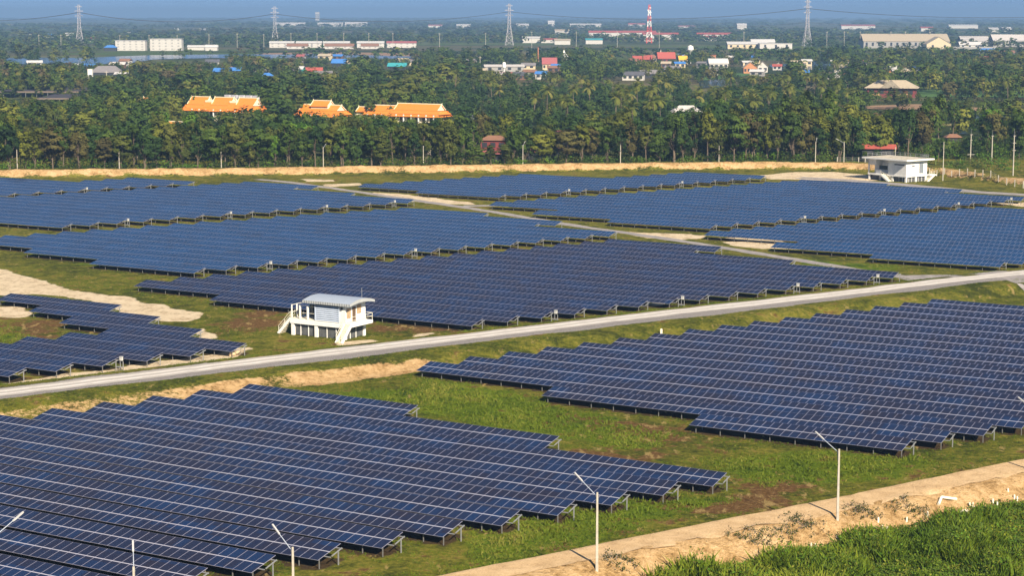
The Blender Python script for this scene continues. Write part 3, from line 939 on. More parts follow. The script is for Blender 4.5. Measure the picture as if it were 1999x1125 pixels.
def control_house():
    o = thing('control_house', 'white control house on stilts with curved pale roof and louvred front', 'house', (-32.1, 280.9, gz(-28, 279)), ROT)
    for k, (x, y) in enumerate(((0.05, 0.2), (4.3, 0.2), (9.3, 0.2), (0.05, 4.8), (4.3, 4.8), (9.3, 4.8))):
        MB().box(x - .24, x + .24, y - .24, y + .24, -0.6, 1.72, WHITE).build('stilt', o)
    b = MB().box(-0.35, 9.65, -0.12, 5.15, 1.72, 2.42, WHITE)
    b.box(-0.30, 9.60, -0.08, 5.1, 2.42, 2.5, STEPM)
    b.build('deck', o)
    MB().box(9.66, 10.75, -0.12, 5.15, 1.95, 2.42, WHITE).build('side_landing', o)
    sc = MB()
    sc.box(0.35, 9.05, 0.30, 0.34, 0.05, 1.70, SCREEN)
    sc.box(9.30, 9.34, 0.5, 4.6, 0.05, 1.70, SCREEN)
    sc.box(0.3, 9.0, 4.7, 4.74, 0.05, 1.7, SCREEN)
    sc.build('wire_screen', o)
    for x in (1.35, 2.75, 6.1, 7.75):
        MB().box(x - .05, x + .05, 0.2, 0.29, -0.2, 1.71, WHITE).build('screen_post', o)
    for y in (1.4, 2.8):
        MB().box(9.35, 9.44, y - .05, y + .05, -0.2, 1.71, WHITE).build('screen_post', o)
    # room at the right-hand side, louvred in front
    MB().box(4.25, 9.55, 0.0, 5.0, 2.5, 5.02, WHITE).build('wall', o)
    MB().box(8.62, 9.62, -0.06, -0.002, 2.42, 5.0, WHITE2).build('corner_pier', o)
    lv = MB().box(4.3, 8.55, -0.05, -0.003, 2.52, 4.86, LDARK)
    for k in range(8):
        z = 2.56 + k * 0.285
        lv.add([(4.34, -0.16, z), (8.51, -0.16, z), (8.51, -0.075, z + 0.13), (4.34, -0.075, z + 0.13), (4.34, -0.16, z - 0.025), (8.51, -0.16, z - 0.025), (8.51, -0.075, z + 0.105), (4.34, -0.075, z + 0.105)],
               [(0, 1, 2, 3), (7, 6, 5, 4), (0, 4, 5, 1), (1, 5, 6, 2), (2, 6, 7, 3), (3, 7, 4, 0)], LOUV)
    for x in (4.25, 8.51):
        lv.box(x, x + 0.07, -0.2, -0.055, 2.5, 4.9, LOUV)
    lv.build('louvre', o)
    l = MB().box(8.95, 9.2, -0.3, -0.07, 4.42, 4.72, DARK).beam((9.08, -0.2, 4.72), (9.08, -0.06, 4.86), .05, .05, DARK)
    l.build('wall_lamp', o)
    w = MB().box(9.552, 9.60, 0.35, 1.35, 3.05, 4.55, TAN).build('window', o)
    d = MB().box(9.552, 9.60, 1.75, 2.55, 2.5, 4.6, BROWNP).build('door', o)
    MB().box(9.60, 9.65, 2.38, 2.46, 3.4, 3.55, GALV).build('handle', d)
    MB().box(9.552, 9.60, 2.85, 3.9, 3.5, 4.75, TAN).build('window', o)
    MB().box(9.552, 9.59, 0.3, 1.5, 2.5, 2.95, WHITE2).build('panel', o)
    # low back room with doors on the porch
    MB().box(1.1, 4.24, 2.5, 5.0, 2.5, 5.0, BLUEW).box(0.95, 4.24, 2.35, 5.12, 5.0, 5.08, WHITE).build('porch_room', o)
    for x in (1.35, 2.75):
        MB().box(x, x + 0.95, 2.44, 2.498, 2.5, 4.3, GLASS).build('door', o)
    # porch posts and rails
    for x, y in ((-0.1, 0.05), (-0.1, 1.25), (1.45, 0.0), (2.85, 0.0)):
        r = 0.07 if x < 0 else 0.11
        MB().box(x - r, x + r, y - r, y + r, 2.5, 4.45, WHITE).build('porch_post', o)
    MB().beam((1.45, 0, 4.42), (4.2, 0, 4.42), .06, .06, RAILM).beam((1.45, 0, 3.4), (4.2, 0, 3.4), .05, .05, RAILM).beam((-.1, .05, 4.42), (-.1, 2.4, 4.42), .06, .06, RAILM).beam((-.1, .05, 3.4), (-.1, 2.4, 3.4), .05, .05, RAILM).build('porch_rail', o)
    # curved roof
    prof = []
    K = 14
    for k in range(K + 1):
        t = k / K
        prof.append((-0.55 + 6.2 * t, 5.30 + 0.52 * (1 - (2 * t - 1) ** 2)))
    b = MB()
    n = 38
    vs, fs = [], []
    for i in range(n + 1):
        for s, z in prof:
            vs.append((2.35 + 8.4 * i / n, s, z + (0.014 if i % 2 else 0)))
    m = K + 1
    for i in range(n):
        for k in range(K):
            fs.append((i * m + k, i * m + k + 1, (i + 1) * m + k + 1, (i + 1) * m + k))
    b.add(vs, fs, ROOFM)
    b.add([(2.35, prof[0][0], 5.24), (10.75, prof[0][0], 5.24), (10.75, prof[-1][0], 5.24), (2.35, prof[-1][0], 5.24)], [(0, 1, 2, 3)], FASC)
    rf = b.build('roof', o)
    f = MB()
    for i in range(40):
        x = 2.33 + 8.42 * i / 40
        f.box(x, x + 0.12, -0.60, -0.56, 4.98, 5.36, FASC)
        f.box(x + 0.12, x + 0.20, -0.585, -0.562, 4.98, 5.36, LDARK if i % 2 else FASC)
    f.build('front_fascia', rf)
    for x in (2.31, 10.76):
        g = MB()
        vs = [(x, s, z + 0.01) for s, z in prof] + [(x, s, 4.98 + 0.35 * (1 - (2 * k / K - 1) ** 2)) for k, (s, z) in enumerate(prof)]
        vs2 = [(x + 0.04, s, z) for _, s, z in vs]
        fs = []
        for k in range(K):
            fs += [(k, k + 1, m + k + 1, m + k), (2 * m + m + k, 2 * m + m + k + 1, 2 * m + k + 1, 2 * m + k)]
        fs += [(k, 2 * m + k, 2 * m + k + 1, k + 1) for k in range(K)] + [(m + k, m + k + 1, 3 * m + k + 1, 3 * m + k) for k in range(K)]
        fs += [(0, m, 3 * m, 2 * m), (m - 1, 3 * m - 1, 4 * m - 1, 2 * m - 1)]
        g.add(vs + vs2, fs, FASC)
        g.build('end_fascia', rf)
    MB().beam((9.0, 4.9, 5.4), (9.0, 4.9, 7.0), 0.05, 0.05, GALV).build('antenna', rf)
    stairs(o, 9, -0.36, 0.05, 2.45, -2.3, 0.0, 0.0, 1.1)
    stairs(o, 9, 9.72, -0.12, 2.45, 0.0, -2.4, 1.0, 0.0)
    r = MB()
    for x, y, x2, y2 in ((10.72, 0.0, 10.72, 5.1), (9.7, 5.1, 10.72, 5.1)):
        r.beam((x, y, 3.45), (x2, y2, 3.45), .05, .05, RAILM).beam((x, y, 2.95), (x2, y2, 2.95), .04, .04, RAILM)
    for y in (0.05, 1.7, 3.4, 5.05):
        r.beam((10.72, y, 2.4), (10.72, y, 3.47), .05, .05, RAILM)
    r.build('landing_rail', o)

control_house()

def concrete_house():
    x0, y0 = 108.6, 535.4
    o = thing('concrete_house', 'white flat roofed concrete house on stilts with railed roof', 'house', (x0, y0, gz(x0 + 4, y0 + 4) - 0.1), math.atan2(0.6, 0.8))
    for x in (0.3, 4.2, 8.2):
        for y in (0.3, 5.0, 9.6, 13.7):
            MB().box(x - .25, x + .25, y - .25, y + .25, -0.8, 1.72, WHITE).build('stilt', o)
    MB().box(-0.1, 8.6, -0.1, 14.1, 1.5, 1.9, WHITE).build('deck', o)
    MB().box(0.5, 8.0, 0.45, 0.5, 0.0, 1.49, SCREEN).box(0.45, 0.5, 0.5, 13.6, 0.0, 1.49, SCREEN).build('wire_screen', o)
    for y in (1.6, 2.9, 6.4, 7.9):
        MB().box(0.36, 0.44, y - .05, y + .05, -0.4, 1.5, WHITE).build('screen_post', o)
    for x in (1.5, 2.7, 5.4, 6.8):
        MB().box(x - .05, x + .05, 0.36, 0.44, -0.4, 1.5, WHITE).build('screen_post', o)
    MB().box(0.0, 8.5, 0.0, 6.6, 1.9, 6.0, WHITE).box(2.6, 8.5, 6.6, 14.0, 1.9, 6.0, WHITE2).build('wall', o)
    MB().box(-0.05, -0.003, 0.7, 4.3, 4.7, 5.0, DARK).build('window', o)
    MB().box(2.2, 3.4, -0.05, -0.003, 4.3, 4.58, DARK).build('window', o)
    w = MB().box(5.2, 6.7, -0.06, -0.003, 2.4, 5.1, mat('grey shutter', (0.20, 0.22, 0.25), 0.5, 0.15)).build('window', o)
    MB().box(5.05, 5.2, -0.09, -0.003, 2.3, 5.2, WHITE2).box(6.7, 6.85, -0.09, -0.003, 2.3, 5.2, mat('green frame', (0.08, 0.20, 0.18), 0.5)).build('frame', w)
    MB().box(2.52, 2.597, 7.2, 8.3, 1.9, 4.2, DARK).build('door', o)
    MB().box(2.52, 2.597, 9.2, 12.2, 2.9, 4.0, GLASS).build('window', o)
    MB().box(-0.1, 0.15, 13.6, 14.0, 1.9, 6.0, WHITE).build('corner_post', o)
    MB().box(-0.1, 2.6, 11.0, 13.9, 4.3, 6.0, WHITE2).build('upper_panel', o)
    MB().box(-0.06, 0.06, 9.3, 11.2, 1.9, 2.9, WHITE2).build('parapet', o)
    r = MB().box(-1.4, 9.9, -1.4, 15.3, 6.0, 6.38, WHITE).box(-0.9, 9.4, -0.9, 14.8, 6.38, 6.41, mat('stained roof screed', (0.50, 0.45, 0.36), 0.9, 0.35, 0.8)).build('roof', o)
    c = MB()
    pts = [(-0.2, 14.2), (9.0, 14.2), (9.0, 0.0), (6.2, 0.0)]
    for (ax, ay), (bx, by) in zip(pts[:-1], pts[1:]):
        for h in (0.55, 1.0):
            c.beam((ax, ay, 6.40 + h), (bx, by, 6.40 + h), .07, .07, GALV)
        L = math.hypot(bx - ax, by - ay)
        for k in range(int(L / 1.9) + 1):
            f = min(1, k * 1.9 / L)
            c.beam((ax + (bx - ax) * f, ay + (by - ay) * f, 6.40), (ax + (bx - ax) * f, ay + (by - ay) * f, 7.42), .07, .07, GALV)
    c.build('roof_rail', o)
    stairs(o, 8, -1.25, 8.2, 1.9, 0.0, -3.0, 1.1, 0.0)
    MB().box(-1.3, 0.0, 8.2, 10.8, 1.6, 1.9, WHITE).build('landing', o)
    stairs(o, 8, 10.4, -1.15, 1.9, -2.9, 0.0, 0.0, 1.0)
    MB().box(8.6, 11.2, -1.2, 0.6, 1.6, 1.9, WHITE).build('landing', o)
concrete_house()

# ------------------------------------------------------------------ poles
CONC = mat('pale concrete pole', (0.42, 0.39, 0.33), 0.8, 0.22, 2.0)
LAMP = mat('white lamp housing', (0.46, 0.46, 0.46), 0.4, 0.05)
ARMM = mat('pale steel arm', (0.58, 0.64, 0.72), 0.4, 0.1, metal=0.3)

def light_pole(label, x, y, ztop, arm, group, base=None):
    z0 = gz(x, y) if base is None else base
    o = thing('light_pole', label, 'light pole', (x, y, z0), 0, group)
    h = ztop - z0
    b = MB()
    b.add([(-.115, -.115, -.5), (.115, -.115, -.5), (.115, .115, -.5), (-.115, .115, -.5), (-.07, -.07, h), (.07, -.07, h), (.07, .07, h), (-.07, .07, h)],
          [(3, 2, 1, 0), (4, 5, 6, 7), (0, 1, 5, 4), (1, 2, 6, 5), (2, 3, 7, 6), (3, 0, 4, 7)], CONC)
    b.build('pole', o)
    if arm is not None:
        a = np.array(arm)
        p = Vector((a[0] * .12, a[1] * .12, h - 0.32))
        q = Vector((a[0] * 2.1, a[1] * 2.1, h - 0.32 + 0.9))
        e = Vector((a[0] * 3.06, a[1] * 3.06, h - 0.32 + 1.36))
        MB().tube(p, q, .035, .03, ARMM).beam((0, 0, h - .32), p, .2, .12, GALV).beam((a[0] * .16, a[1] * .16, h - .38), (a[0] * .13, a[1] * .13, h - 1.1), .07, .07, GALV).build('arm', o)
        d = (e - q).normalized()
        MB().beam(q - d * 0.1, e, 0.13, 0.09, LAMP).beam(q + d * .05 - Vector((0, 0, .055)), e - d * .05 - Vector((0, 0, .055)), 0.12, 0.03, mat('lamp glass', (0.6, 0.62, 0.62), 0.2)).build('lamp', o)
    return o

near = [(67.0, 'concrete light pole beside the tips of the dirt-track side panel rows, lowest in view'),
        (95.2, 'concrete light pole on the dirt track bank, casting a shadow across the track'),
        (122.6, 'concrete light pole on the dirt track bank, above the white marker pegs'),
        (150.2, 'light pole past the frame edge with only its lamp arm over the panels')]
for s, lab in near:
    p = np.array(W) * s + np.array(N) * 122.0
    light_pole(lab, p[0], p[1], 8.1, N, 'light poles along the dirt track')
rd = np.array([-26.7, 133.2]) / math.hypot(26.7, 133.2)
light_pole('lamp arm seen end on, rising out of the lowest panel rows', -26.7, 133.2, 8.1, rd, 'light poles among the lowest panel rows')
light_pole('lamp arm poking in over the panel rows at the frame edge', -39.0, 141.9, 8.1, (0.579, 0.815), 'light poles among the lowest panel rows')

FARP = [(25, 335, 289), (226, 334, 288), (427, 332.5, 287), (628, 328, 284), (825, 326, 282), (1021, 322, 280), (1213, 319.5, 278), (1407, 320, 280), (1597, 317, 274)]
POLE_XY = []
for k, (px, yb, yt) in enumerate(FARP):
    base = None
    for D in np.arange(520, 640, 0.5):           # the berm crest under that picture column
        q = PD(px, D)
        if berm_dist(np.array([q[0]]), np.array([q[1]]))[0] > 4.6:
            base = q
            break
    z0 = gz(*base)
    ztop = CAM_H - (yt - HORIZON) / FPX * base[1]
    lab = 'pale light pole on the far earth bank, %s one counting toward the concrete house' % ORD[k]
    light_pole(lab, base[0], base[1], ztop, (0.25, 0.97) if k else None, 'light poles on the far earth bank')
    POLE_XY.append(base)
light_pole('light pole with raised arm on the bank end beside the concrete house', *PD(1653, 582), CAM_H - (274 - HORIZON) / FPX * 582, (-0.9, -0.4), 'light poles on the far earth bank')
light_pole('bare pole standing by the fence behind the concrete house stairs', *PD(1849, 541), CAM_H - (274 - HORIZON) / FPX * 541, None, 'poles by the wire fence')
light_pole('thin pole standing just behind the concrete house roof', *PD(1754, 575), CAM_H - (284 - HORIZON) / FPX * 575, None, 'poles by the wire fence')

def utility_pole(label, px, D, ytop, arms):
    q = PD(px, D)
    z0 = gz(*q)
    h = CAM_H - (ytop - HORIZON) / FPX * D - z0
    o = thing('utility_pole', label, 'utility pole', (q[0], q[1], z0), 0.35, 'utility poles behind the wire fence')
    MB().tube((0, 0, -0.5), (0, 0, h - 1.8), 0.19, 0.13, CONC).tube((0, 0, h - 1.8), (0, 0, h), 0.04, 0.03, GALV, 6).build('pole', o)
    for z, w in arms:
        MB().box(-w / 2, w / 2, -.22, -.13, h - z - .06, h - z + .06, CONC).box(-w / 2 + .1, -w / 2 + .2, -.2, -.15, h - z + .06, h - z + .3, DARK).box(w / 2 - .2, w / 2 - .1, -.2, -.15, h - z + .06, h - z + .3, DARK).build('crossarm', o)
    return o
utility_pole('utility pole with stubby arms standing between banana plants by the fence', 1902, 598, 248, [(1.9, 1.0), (3.6, 0.8), (8.0, 2.6)])
utility_pole('slim utility pole half hidden by a bush behind the fence', 1944, 600, 251, [(1.8, 0.9)])
utility_pole('tall utility pole with three arms and transformer beside the last fence posts', 1987, 545, 249, [(1.9, 0.9), (3.9, 1.1), (6.0, 1.2)])

# wire fence with concrete posts behind the concrete house
def wire_fence():
    line = [(1640, 588), (1682, 590), (1695, 590), (1709, 590), (1822, 558), (1837, 556), (1852, 553), (1866, 550), (1881.5, 547), (1897, 544), (1912, 540.5), (1927.5, 537.5), (1943, 534), (1958.5, 530), (1975, 526), (1991, 522), (2008, 518)]
    pts = [PD(px, D) for px, D in line]
    o = thing('wire_fence', 'wire mesh fence on pale concrete posts behind the concrete house', 'fence', (pts[0][0], pts[0][1], 0))
    w = MB()
    wm = mat('fence wire', (0.32, 0.33, 0.33), 0.5, 0.1)
    pz = [gz(*p) for p in pts]
    for p, z in zip(pts, pz):
        MB().box(-.11, .11, -.11, .11, -0.3, 1.9, CONC).build('fence_post', o, (p[0] - pts[0][0], p[1] - pts[0][1], z))
    for k in range(len(pts) - 1):
        a, b = pts[k] - pts[0], pts[k + 1] - pts[0]
        for h in (0.3, 0.8, 1.3, 1.75):
            w.beam((a[0], a[1], pz[k] + h), (b[0], b[1], pz[k + 1] + h), .03, .03, wm)
    w.build('wire_mesh', o)
wire_fence()

# small things lying about on the bank of the dirt track
PEG = mat('white marker peg', (0.78, 0.74, 0.60), 0.6, 0.1)
pegs = [(1538.5, 1079), (1549, 1084), (1583, 1070), (1592.5, 1071), (1634, 1058), (1640, 1061), (1679, 1049), (1689, 1052), (1714, 1020), (1723.5, 1034), (1732, 1038), (1769.5, 1019), (1811, 1008), (1819, 1018), (1898, 990), (1902.5, 998), (1938, 983), (1946, 989), (1968, 963), (1980, 975), (1985, 978), (1893, 990)]
for k, (px, py) in enumerate(pegs):
    zz = 0.0
    for it in range(12):
        q = P(px, py, zz)
        zz = 0.5 * zz + 0.5 * gz(*q)
    b = MB().tube((0, 0, -0.2), (0.03 * ((k % 3) - 1), 0, 0.42), 0.10, 0.085, PEG, 7)
    o = b.build('marker_peg', None, (q[0], q[1], zz))
    tag(o, 'short white peg stuck in the sandy slope of the dirt track bank', 'peg', 'white pegs in the dirt track slope')
def lying(name, label, px0, py0, px1, py1, r, m, bend=None):
    pts = []
    for px, py in [(px0, py0)] + ([bend] if bend else []) + [(px1, py1)]:
        zz = 1.0
        for it in range(14):
            q = P(px, py, zz)
            zz = 0.5 * zz + 0.5 * (gz(*q) + r)
        pts.append((q[0], q[1], zz + 0.02))
    b = MB()
    for a, c in zip(pts[:-1], pts[1:]):
        b.tube(a, c, r, r, m, 8)
    tag(b.build(name), label, 'pipe' if 'pipe' in name else name.split('_')[-1])
lying('drain_pipe', 'white bent pipe lying on the sandy slope of the dirt track', 1832, 986, 1867, 975.5, 0.13, PEG, (1838, 971.5))
lying('fallen_log', 'pale log lying under the lowest end of the stepped block', 450, 693, 466, 689, 0.28, mat('bleached log', (0.60, 0.45, 0.28), 0.8, 0.2))

def rubble():
    b = MB()
    r = np.random.default_rng(5)
    for k in range(26):
        px, py = 1862 + r.random() * 28, 1000 + r.random() * 9
        zz = 0.3
        for it in range(10):
            q = P(px, py, zz)
            zz = 0.5 * zz + 0.5 * gz(*q)
        s = 0.10 + 0.14 * r.random()
        b.tube((q[0] - s, q[1], zz), (q[0] + s, q[1] + .1, zz + s * 1.2), s * .8, s * .5, PEG, 5)
    tag(b.build('rubble'), 'white broken concrete rubble at the foot of the sandy slope', 'rubble', kind='stuff')
rubble()
o = MB().box(-.16, .16, -.14, .14, -.1, 0.5, mat('weathered stump stone', (0.62, 0.60, 0.50), 0.8, 0.2)).add([(-.16, -.14, .5), (.16, -.14, .5), (.16, .14, .5), (-.16, .14, .5), (0, 0, 0.62)], [(0, 1, 4), (1, 2, 4), (2, 3, 4), (3, 0, 4)], PEG).build('marker_stone', None, (*P(1291, 648, 0.9), 0.75))
tag(o, 'small pale marker stone on the grassy edge above the panel block', 'marker stone')
# ------------------------------------------------------------------ trees
FOL = {
    'olive': foliage('olive leaves', [(0.026, 0.034, 0.010), (0.050, 0.060, 0.014), (0.090, 0.096, 0.022), (0.130, 0.122, 0.036)]),
    'dark green': foliage('dark green leaves', [(0.010, 0.020, 0.008), (0.020, 0.040, 0.013), (0.036, 0.066, 0.018), (0.066, 0.098, 0.026)]),
    'mid green': foliage('mid green leaves', [(0.020, 0.032, 0.008), (0.040, 0.066, 0.014), (0.072, 0.104, 0.020), (0.112, 0.138, 0.030)]),
    'bright green': foliage('bright green leaves', [(0.026, 0.058, 0.008), (0.052, 0.112, 0.012), (0.092, 0.165, 0.020), (0.145, 0.215, 0.032)]),
    'yellow green': foliage('yellow green leaves', [(0.046, 0.052, 0.010), (0.085, 0.092, 0.015), (0.135, 0.138, 0.024), (0.195, 0.180, 0.040)]),
    'brownish': foliage('brownish leaves', [(0.034, 0.027, 0.012), (0.066, 0.053, 0.022), (0.100, 0.083, 0.032), (0.115, 0.105, 0.036)]),
}
BARK = mat('pale bark', (0.13, 0.10, 0.072), 0.9, 0.35, 4.0)
BARK2 = mat('grey twigs', (0.26, 0.22, 0.18), 0.9, 0.25, 4.0)

def leaf_quads(cent, size, rng, outward, tone, jit=0.34):
    """one small quad per centre, turned at random but mostly facing out and up"""
    n = len(cent)
    nrm = outward * 1.5 + rng.normal(size=(n, 3)) * jit + np.array([0, 0, 0.25])
    nrm /= np.linalg.norm(nrm, axis=1)[:, None]
    a = np.cross(nrm, rng.normal(size=(n, 3)))
    a /= np.linalg.norm(a, axis=1)[:, None]
    b = np.cross(nrm, a)
    s = size * rng.uniform(0.6, 1.3, n)[:, None]
    w = 0.55
    v = np.stack([cent - a * s, cent + b * s * w, cent + a * s, cent - b * s * w], 1).reshape(-1, 3)
    return v, np.arange(4 * n).reshape(-1, 4), tone

def crown_points(rng, h, clear, rad, lobes, clumps, leaves, flat=1.0, tip=0.55):
    C, O, T, limbs = [], [], [], []
    for l in range(lobes):
        f = (l + 0.5) / lobes
        z = clear + (h - clear) * (0.10 + 0.84 * f ** 0.9)
        prof = math.sin(math.pi * (0.18 + 0.72 * f)) ** 0.8 * (1 - (1 - tip) * f)
        ang = l * 2.4 + rng.uniform(-.5, .5)
        rr = rad * prof * rng.uniform(0.35, 0.95)
        c = np.array([rr * math.cos(ang), rr * math.sin(ang), z])
        rl = rad * rng.uniform(0.34, 0.56)
        limbs.append(c)
        ltone = rng.normal(0.44, 0.20)
        for k in range(clumps):
            d = rng.normal(size=3)
            d[2] = d[2] * 0.7 + 0.25
            d /= np.linalg.norm(d)
            cc = c + d * rl * np.array([1, 1, 0.9 * flat]) * rng.uniform(0.6, 1.12)
            tone = np.clip(ltone + rng.normal(0, 0.13), 0, 1)
            n = int(leaves * rng.uniform(0.6, 1.4))
            p = cc + rng.normal(size=(n, 3)) * rl * np.array([0.23, 0.23, 0.19 * flat])
            C.append(p)
            out = (p - np.array([0, 0, clear + (h - clear) * 0.4]))
            own = p - c
            O.append(0.8 * own / np.maximum(np.linalg.norm(own, axis=1)[:, None], 1e-6) + 0.45 * out / np.maximum(np.linalg.norm(out, axis=1)[:, None], 1e-6))
            T.append(np.clip(tone + rng.normal(size=n) * 0.06, 0, 1))
    return np.concatenate(C), np.concatenate(O), np.concatenate(T), limbs

def broadleaf(seed, h, clear, rad, lobes, clumps, leaves, leaf, flat=1.0, tip=0.55, stems=1):
    rng = np.random.default_rng(seed)
    C, O, T, limbs = crown_points(rng, h, clear, rad, lobes, clumps, leaves, flat, tip)
    v, f, t = leaf_quads(C, leaf, rng, O, T)
    crown = mesh_np('crown', v, f, [FOL['olive']], tone=t)
    b = MB()
    for s in range(stems):
        off = np.array([rng.uniform(-.5, .5), rng.uniform(-.5, .5), 0]) * (stems > 1)
        lean = rng.uniform(-.7, .7, 2)
        top = np.array([lean[0], lean[1], clear + (h - clear) * 0.62])
        pts = [off + np.array([0, 0, -0.5]), off + np.array([lean[0] * .12, lean[1] * .1, clear * .5]), off * .6 + np.array([lean[0] * .5, lean[1] * .4, clear]), top]
        b.path([tuple(p) for p in pts], [0.22, 0.17, 0.14, 0.05], BARK, 6)
        for c in limbs[s::stems]:
            st = np.array([lean[0] * .5, lean[1] * .4, clear * rng.uniform(0.8, 1.15)])
            mid = (st + c) / 2 + np.array([0, 0, -0.3])
            b.path([tuple(st), tuple(mid), tuple(c)], [0.09, 0.065, 0.03], BARK, 5)
    return crown, b.mesh('trunk')

KINDS = {
    'broad': [broadleaf(101, 11, 2.0, 3.5, 13, 9, 26, 0.34), broadleaf(102, 11, 2.8, 3.1, 12, 9, 26, 0.34, stems=2), broadleaf(103, 11, 1.6, 3.8, 14, 9, 25, 0.36)],
    'slender': [broadleaf(111, 11, 4.0, 2.3, 11, 8, 24, 0.32, tip=0.7), broadleaf(112, 11, 2.4, 2.5, 12, 8, 24, 0.32, tip=0.6, stems=2)],
    'layered': [broadleaf(121, 11, 3.0, 4.6, 9, 9, 34, 0.36, flat=0.45), broadleaf(122, 11, 2.6, 4.2, 10, 9, 32, 0.36, flat=0.5)],
    'feathery': [broadleaf(131, 11, 2.2, 2.9, 8, 8, 20, 0.30, flat=1.5, tip=0.45), broadleaf(132, 11, 4.2, 2.6, 7, 8, 18, 0.30, flat=1.6, tip=0.4)],
    'round': [broadleaf(141, 9, 1.6, 4.1, 12, 9, 30, 0.36, flat=0.9), broadleaf(142, 9, 1.4, 4.4, 12, 9, 28, 0.38, flat=0.8)],
}

def bare_tree(seed):
    rng = np.random.default_rng(seed)
    b = MB()
    def grow(p, d, L, r, lev):
        q = p + d * L
        mid = (p + q) / 2 + rng.normal(size=3) * L * 0.06
        b.path([tuple(p), tuple(mid), tuple(q)], [r, r * .85, r * .65], BARK2, 5)
        if lev < 4:
            for k in range(3 if lev else 4):
                e = d + rng.normal(size=3) * 0.55 + np.array([0, 0, 0.25])
                e /= np.linalg.norm(e)
                grow(q - d * L * rng.uniform(0, .35), e, L * rng.uniform(.55, .75), r * .6, lev + 1)
    grow(np.array([0, 0, -0.4]), np.array([0.03, 0, 1.0]), 3.8, 0.17, 0)
    return b.mesh('trunk')
BARE = bare_tree(5)

PALMF = {'green': foliage('palm fronds', [(0.024, 0.038, 0.008), (0.070, 0.090, 0.018), (0.150, 0.155, 0.036), (0.30, 0.235, 0.085)]),
         'dry': foliage('dry palm fronds', [(0.060, 0.044, 0.024), (0.115, 0.085, 0.048), (0.170, 0.130, 0.080), (0.22, 0.17, 0.11)])}
def palm_mesh(seed, fronds=20, droop=1.0):
    rng = np.random.default_rng(seed)
    Vs, T = [], []
    for k in range(fronds):
        az = k * 2.399 + rng.uniform(-.2, .2)
        el = math.radians(rng.uniform(-25, 70)) if k > 4 else math.radians(rng.uniform(55, 85))
        L = rng.uniform(2.6, 3.7)
        h = np.array([math.cos(az), math.sin(az), 0])
        tone = np.clip(rng.normal(0.45, 0.2) + (0.3 if el < 0 else 0), 0, 1)
        p = np.zeros(3)
        seg = 11
        side = np.array([-h[1], h[0], 0])
        e = el
        for s in range(seg):
            d = h * math.cos(e) + np.array([0, 0, 1]) * math.sin(e)
            q = p + d * L / seg
            e -= droop * (0.10 + 0.09 * s / seg)
            w = 0.62 * math.sin(math.pi * (0.12 + 0.8 * s / seg)) + 0.06
            for sg in (-1, 1):
                dn = side * sg * w + np.array([0, 0, -0.45 * w]) + d * 0.22
                Vs += [p, p + (q - p) * 0.62, p + (q - p) * 0.62 + dn, p + dn]
                T.append(np.clip(tone + rng.normal() * .08, 0, 1))
            p = q
    Vs = np.array(Vs)
    return mesh_np('crown', Vs, np.arange(len(Vs)).reshape(-1, 4), [PALMF['green']], tone=T)
def palm_trunk(seed, h):
    rng = np.random.default_rng(seed)
    lx, ly = rng.uniform(-.9, .9, 2)
    b = MB()
    pts, rad = [], []
    for k in range(7):
        t = k / 6
        pts.append((lx * (t * t - 1), ly * (t * t - 1), -h * (1 - t) - (0.5 if k == 0 else 0)))
        rad.append(0.20 - 0.07 * t)
    return b.path(pts, rad, BARK, 7).mesh('trunk')
PALMS = [(palm_mesh(201), palm_trunk(1, 1.0)), (palm_mesh(202, 24, 1.25), palm_trunk(2, 1.0)), (palm_mesh(203, 16, 0.85), palm_trunk(3, 1.0))]

# what must stay visible: (column range, lowest picture row that shows, distance)
KEEP = [(368, 522, 213, 850), (575, 684, 217, 802), (690, 770, 219, 802), (768, 876, 232, 800), (942, 990, 268, 612), (940, 985, 290, 596), (1688, 1796, 180, 1070), (1688, 1752, 292, 600),
        (410, 475, 142, 1400), (508, 542, 150, 1320), (590, 660, 144, 1450), (642, 675, 128, 1700), (750, 795, 138, 1540), (160, 245, 148, 1400), (30, 128, 194, 1010), (0, 160, 187, 1060),
        (1000, 1090, 138, 1500), (1215, 1270, 155, 1330), (1360, 1412, 172, 1200), (1208, 1330, 116, 1830), (1035, 1090, 135, 1600), (1290, 1425, 130, 1650), (1450, 1520, 148, 1500), (940, 1045, 140, 1560),
        (222, 358, 95, 2350), (520, 812, 90, 2500), (1425, 1560, 90, 2500), (1680, 1870, 90, 2450), (1860, 2000, 92, 2450), (20, 440, 124, 1750), (500, 800, 113, 1900), (1085, 1100, 257, 610), (1068, 1122, 258, 618), (1276, 1296, 267, 612),
        (1785, 1999, 190, 980), (1690, 1790, 212, 900), (1320, 1362, 218, 800), (1840, 1885, 270, 690), (1660, 1812, 300, 560), (1812, 1999, 322, 545), (1070, 1095, 245, 650)]

def allowed_height(px, D, h, rpx):
    """trim a tree so that it does not hide what the photograph shows behind it"""
    for a, b, yb, Db in KEEP:
        if D < Db - 4 and a - rpx < px < b + rpx:
            zt = CAM_H - (yb - HORIZON) / FPX * D
            h = min(h, zt - drop(0, D) + (2.2 if D > 900 else -0.3) - random.random() * (2.8 if D > 900 else 0.8))
    return h

ZONES = [(0, 180, 'near the dark shade roofs'), (180, 380, 'before the first orange roof'), (380, 560, 'below the first orange roof'), (560, 700, 'below the second orange roof'), (700, 900, 'below the longest orange roof'),
         (900, 1080, 'around the dark red stilt house'), (1080, 1300, 'between stilt house and palms'), (1300, 1500, 'among the palms behind the bank'), (1500, 1690, 'beside the concrete house'), (1690, 2000, 'behind the wire fence')]
def zone(px):
    for a, b, t in ZONES:
        if px < b:
            return t
    return ZONES[-1][2]

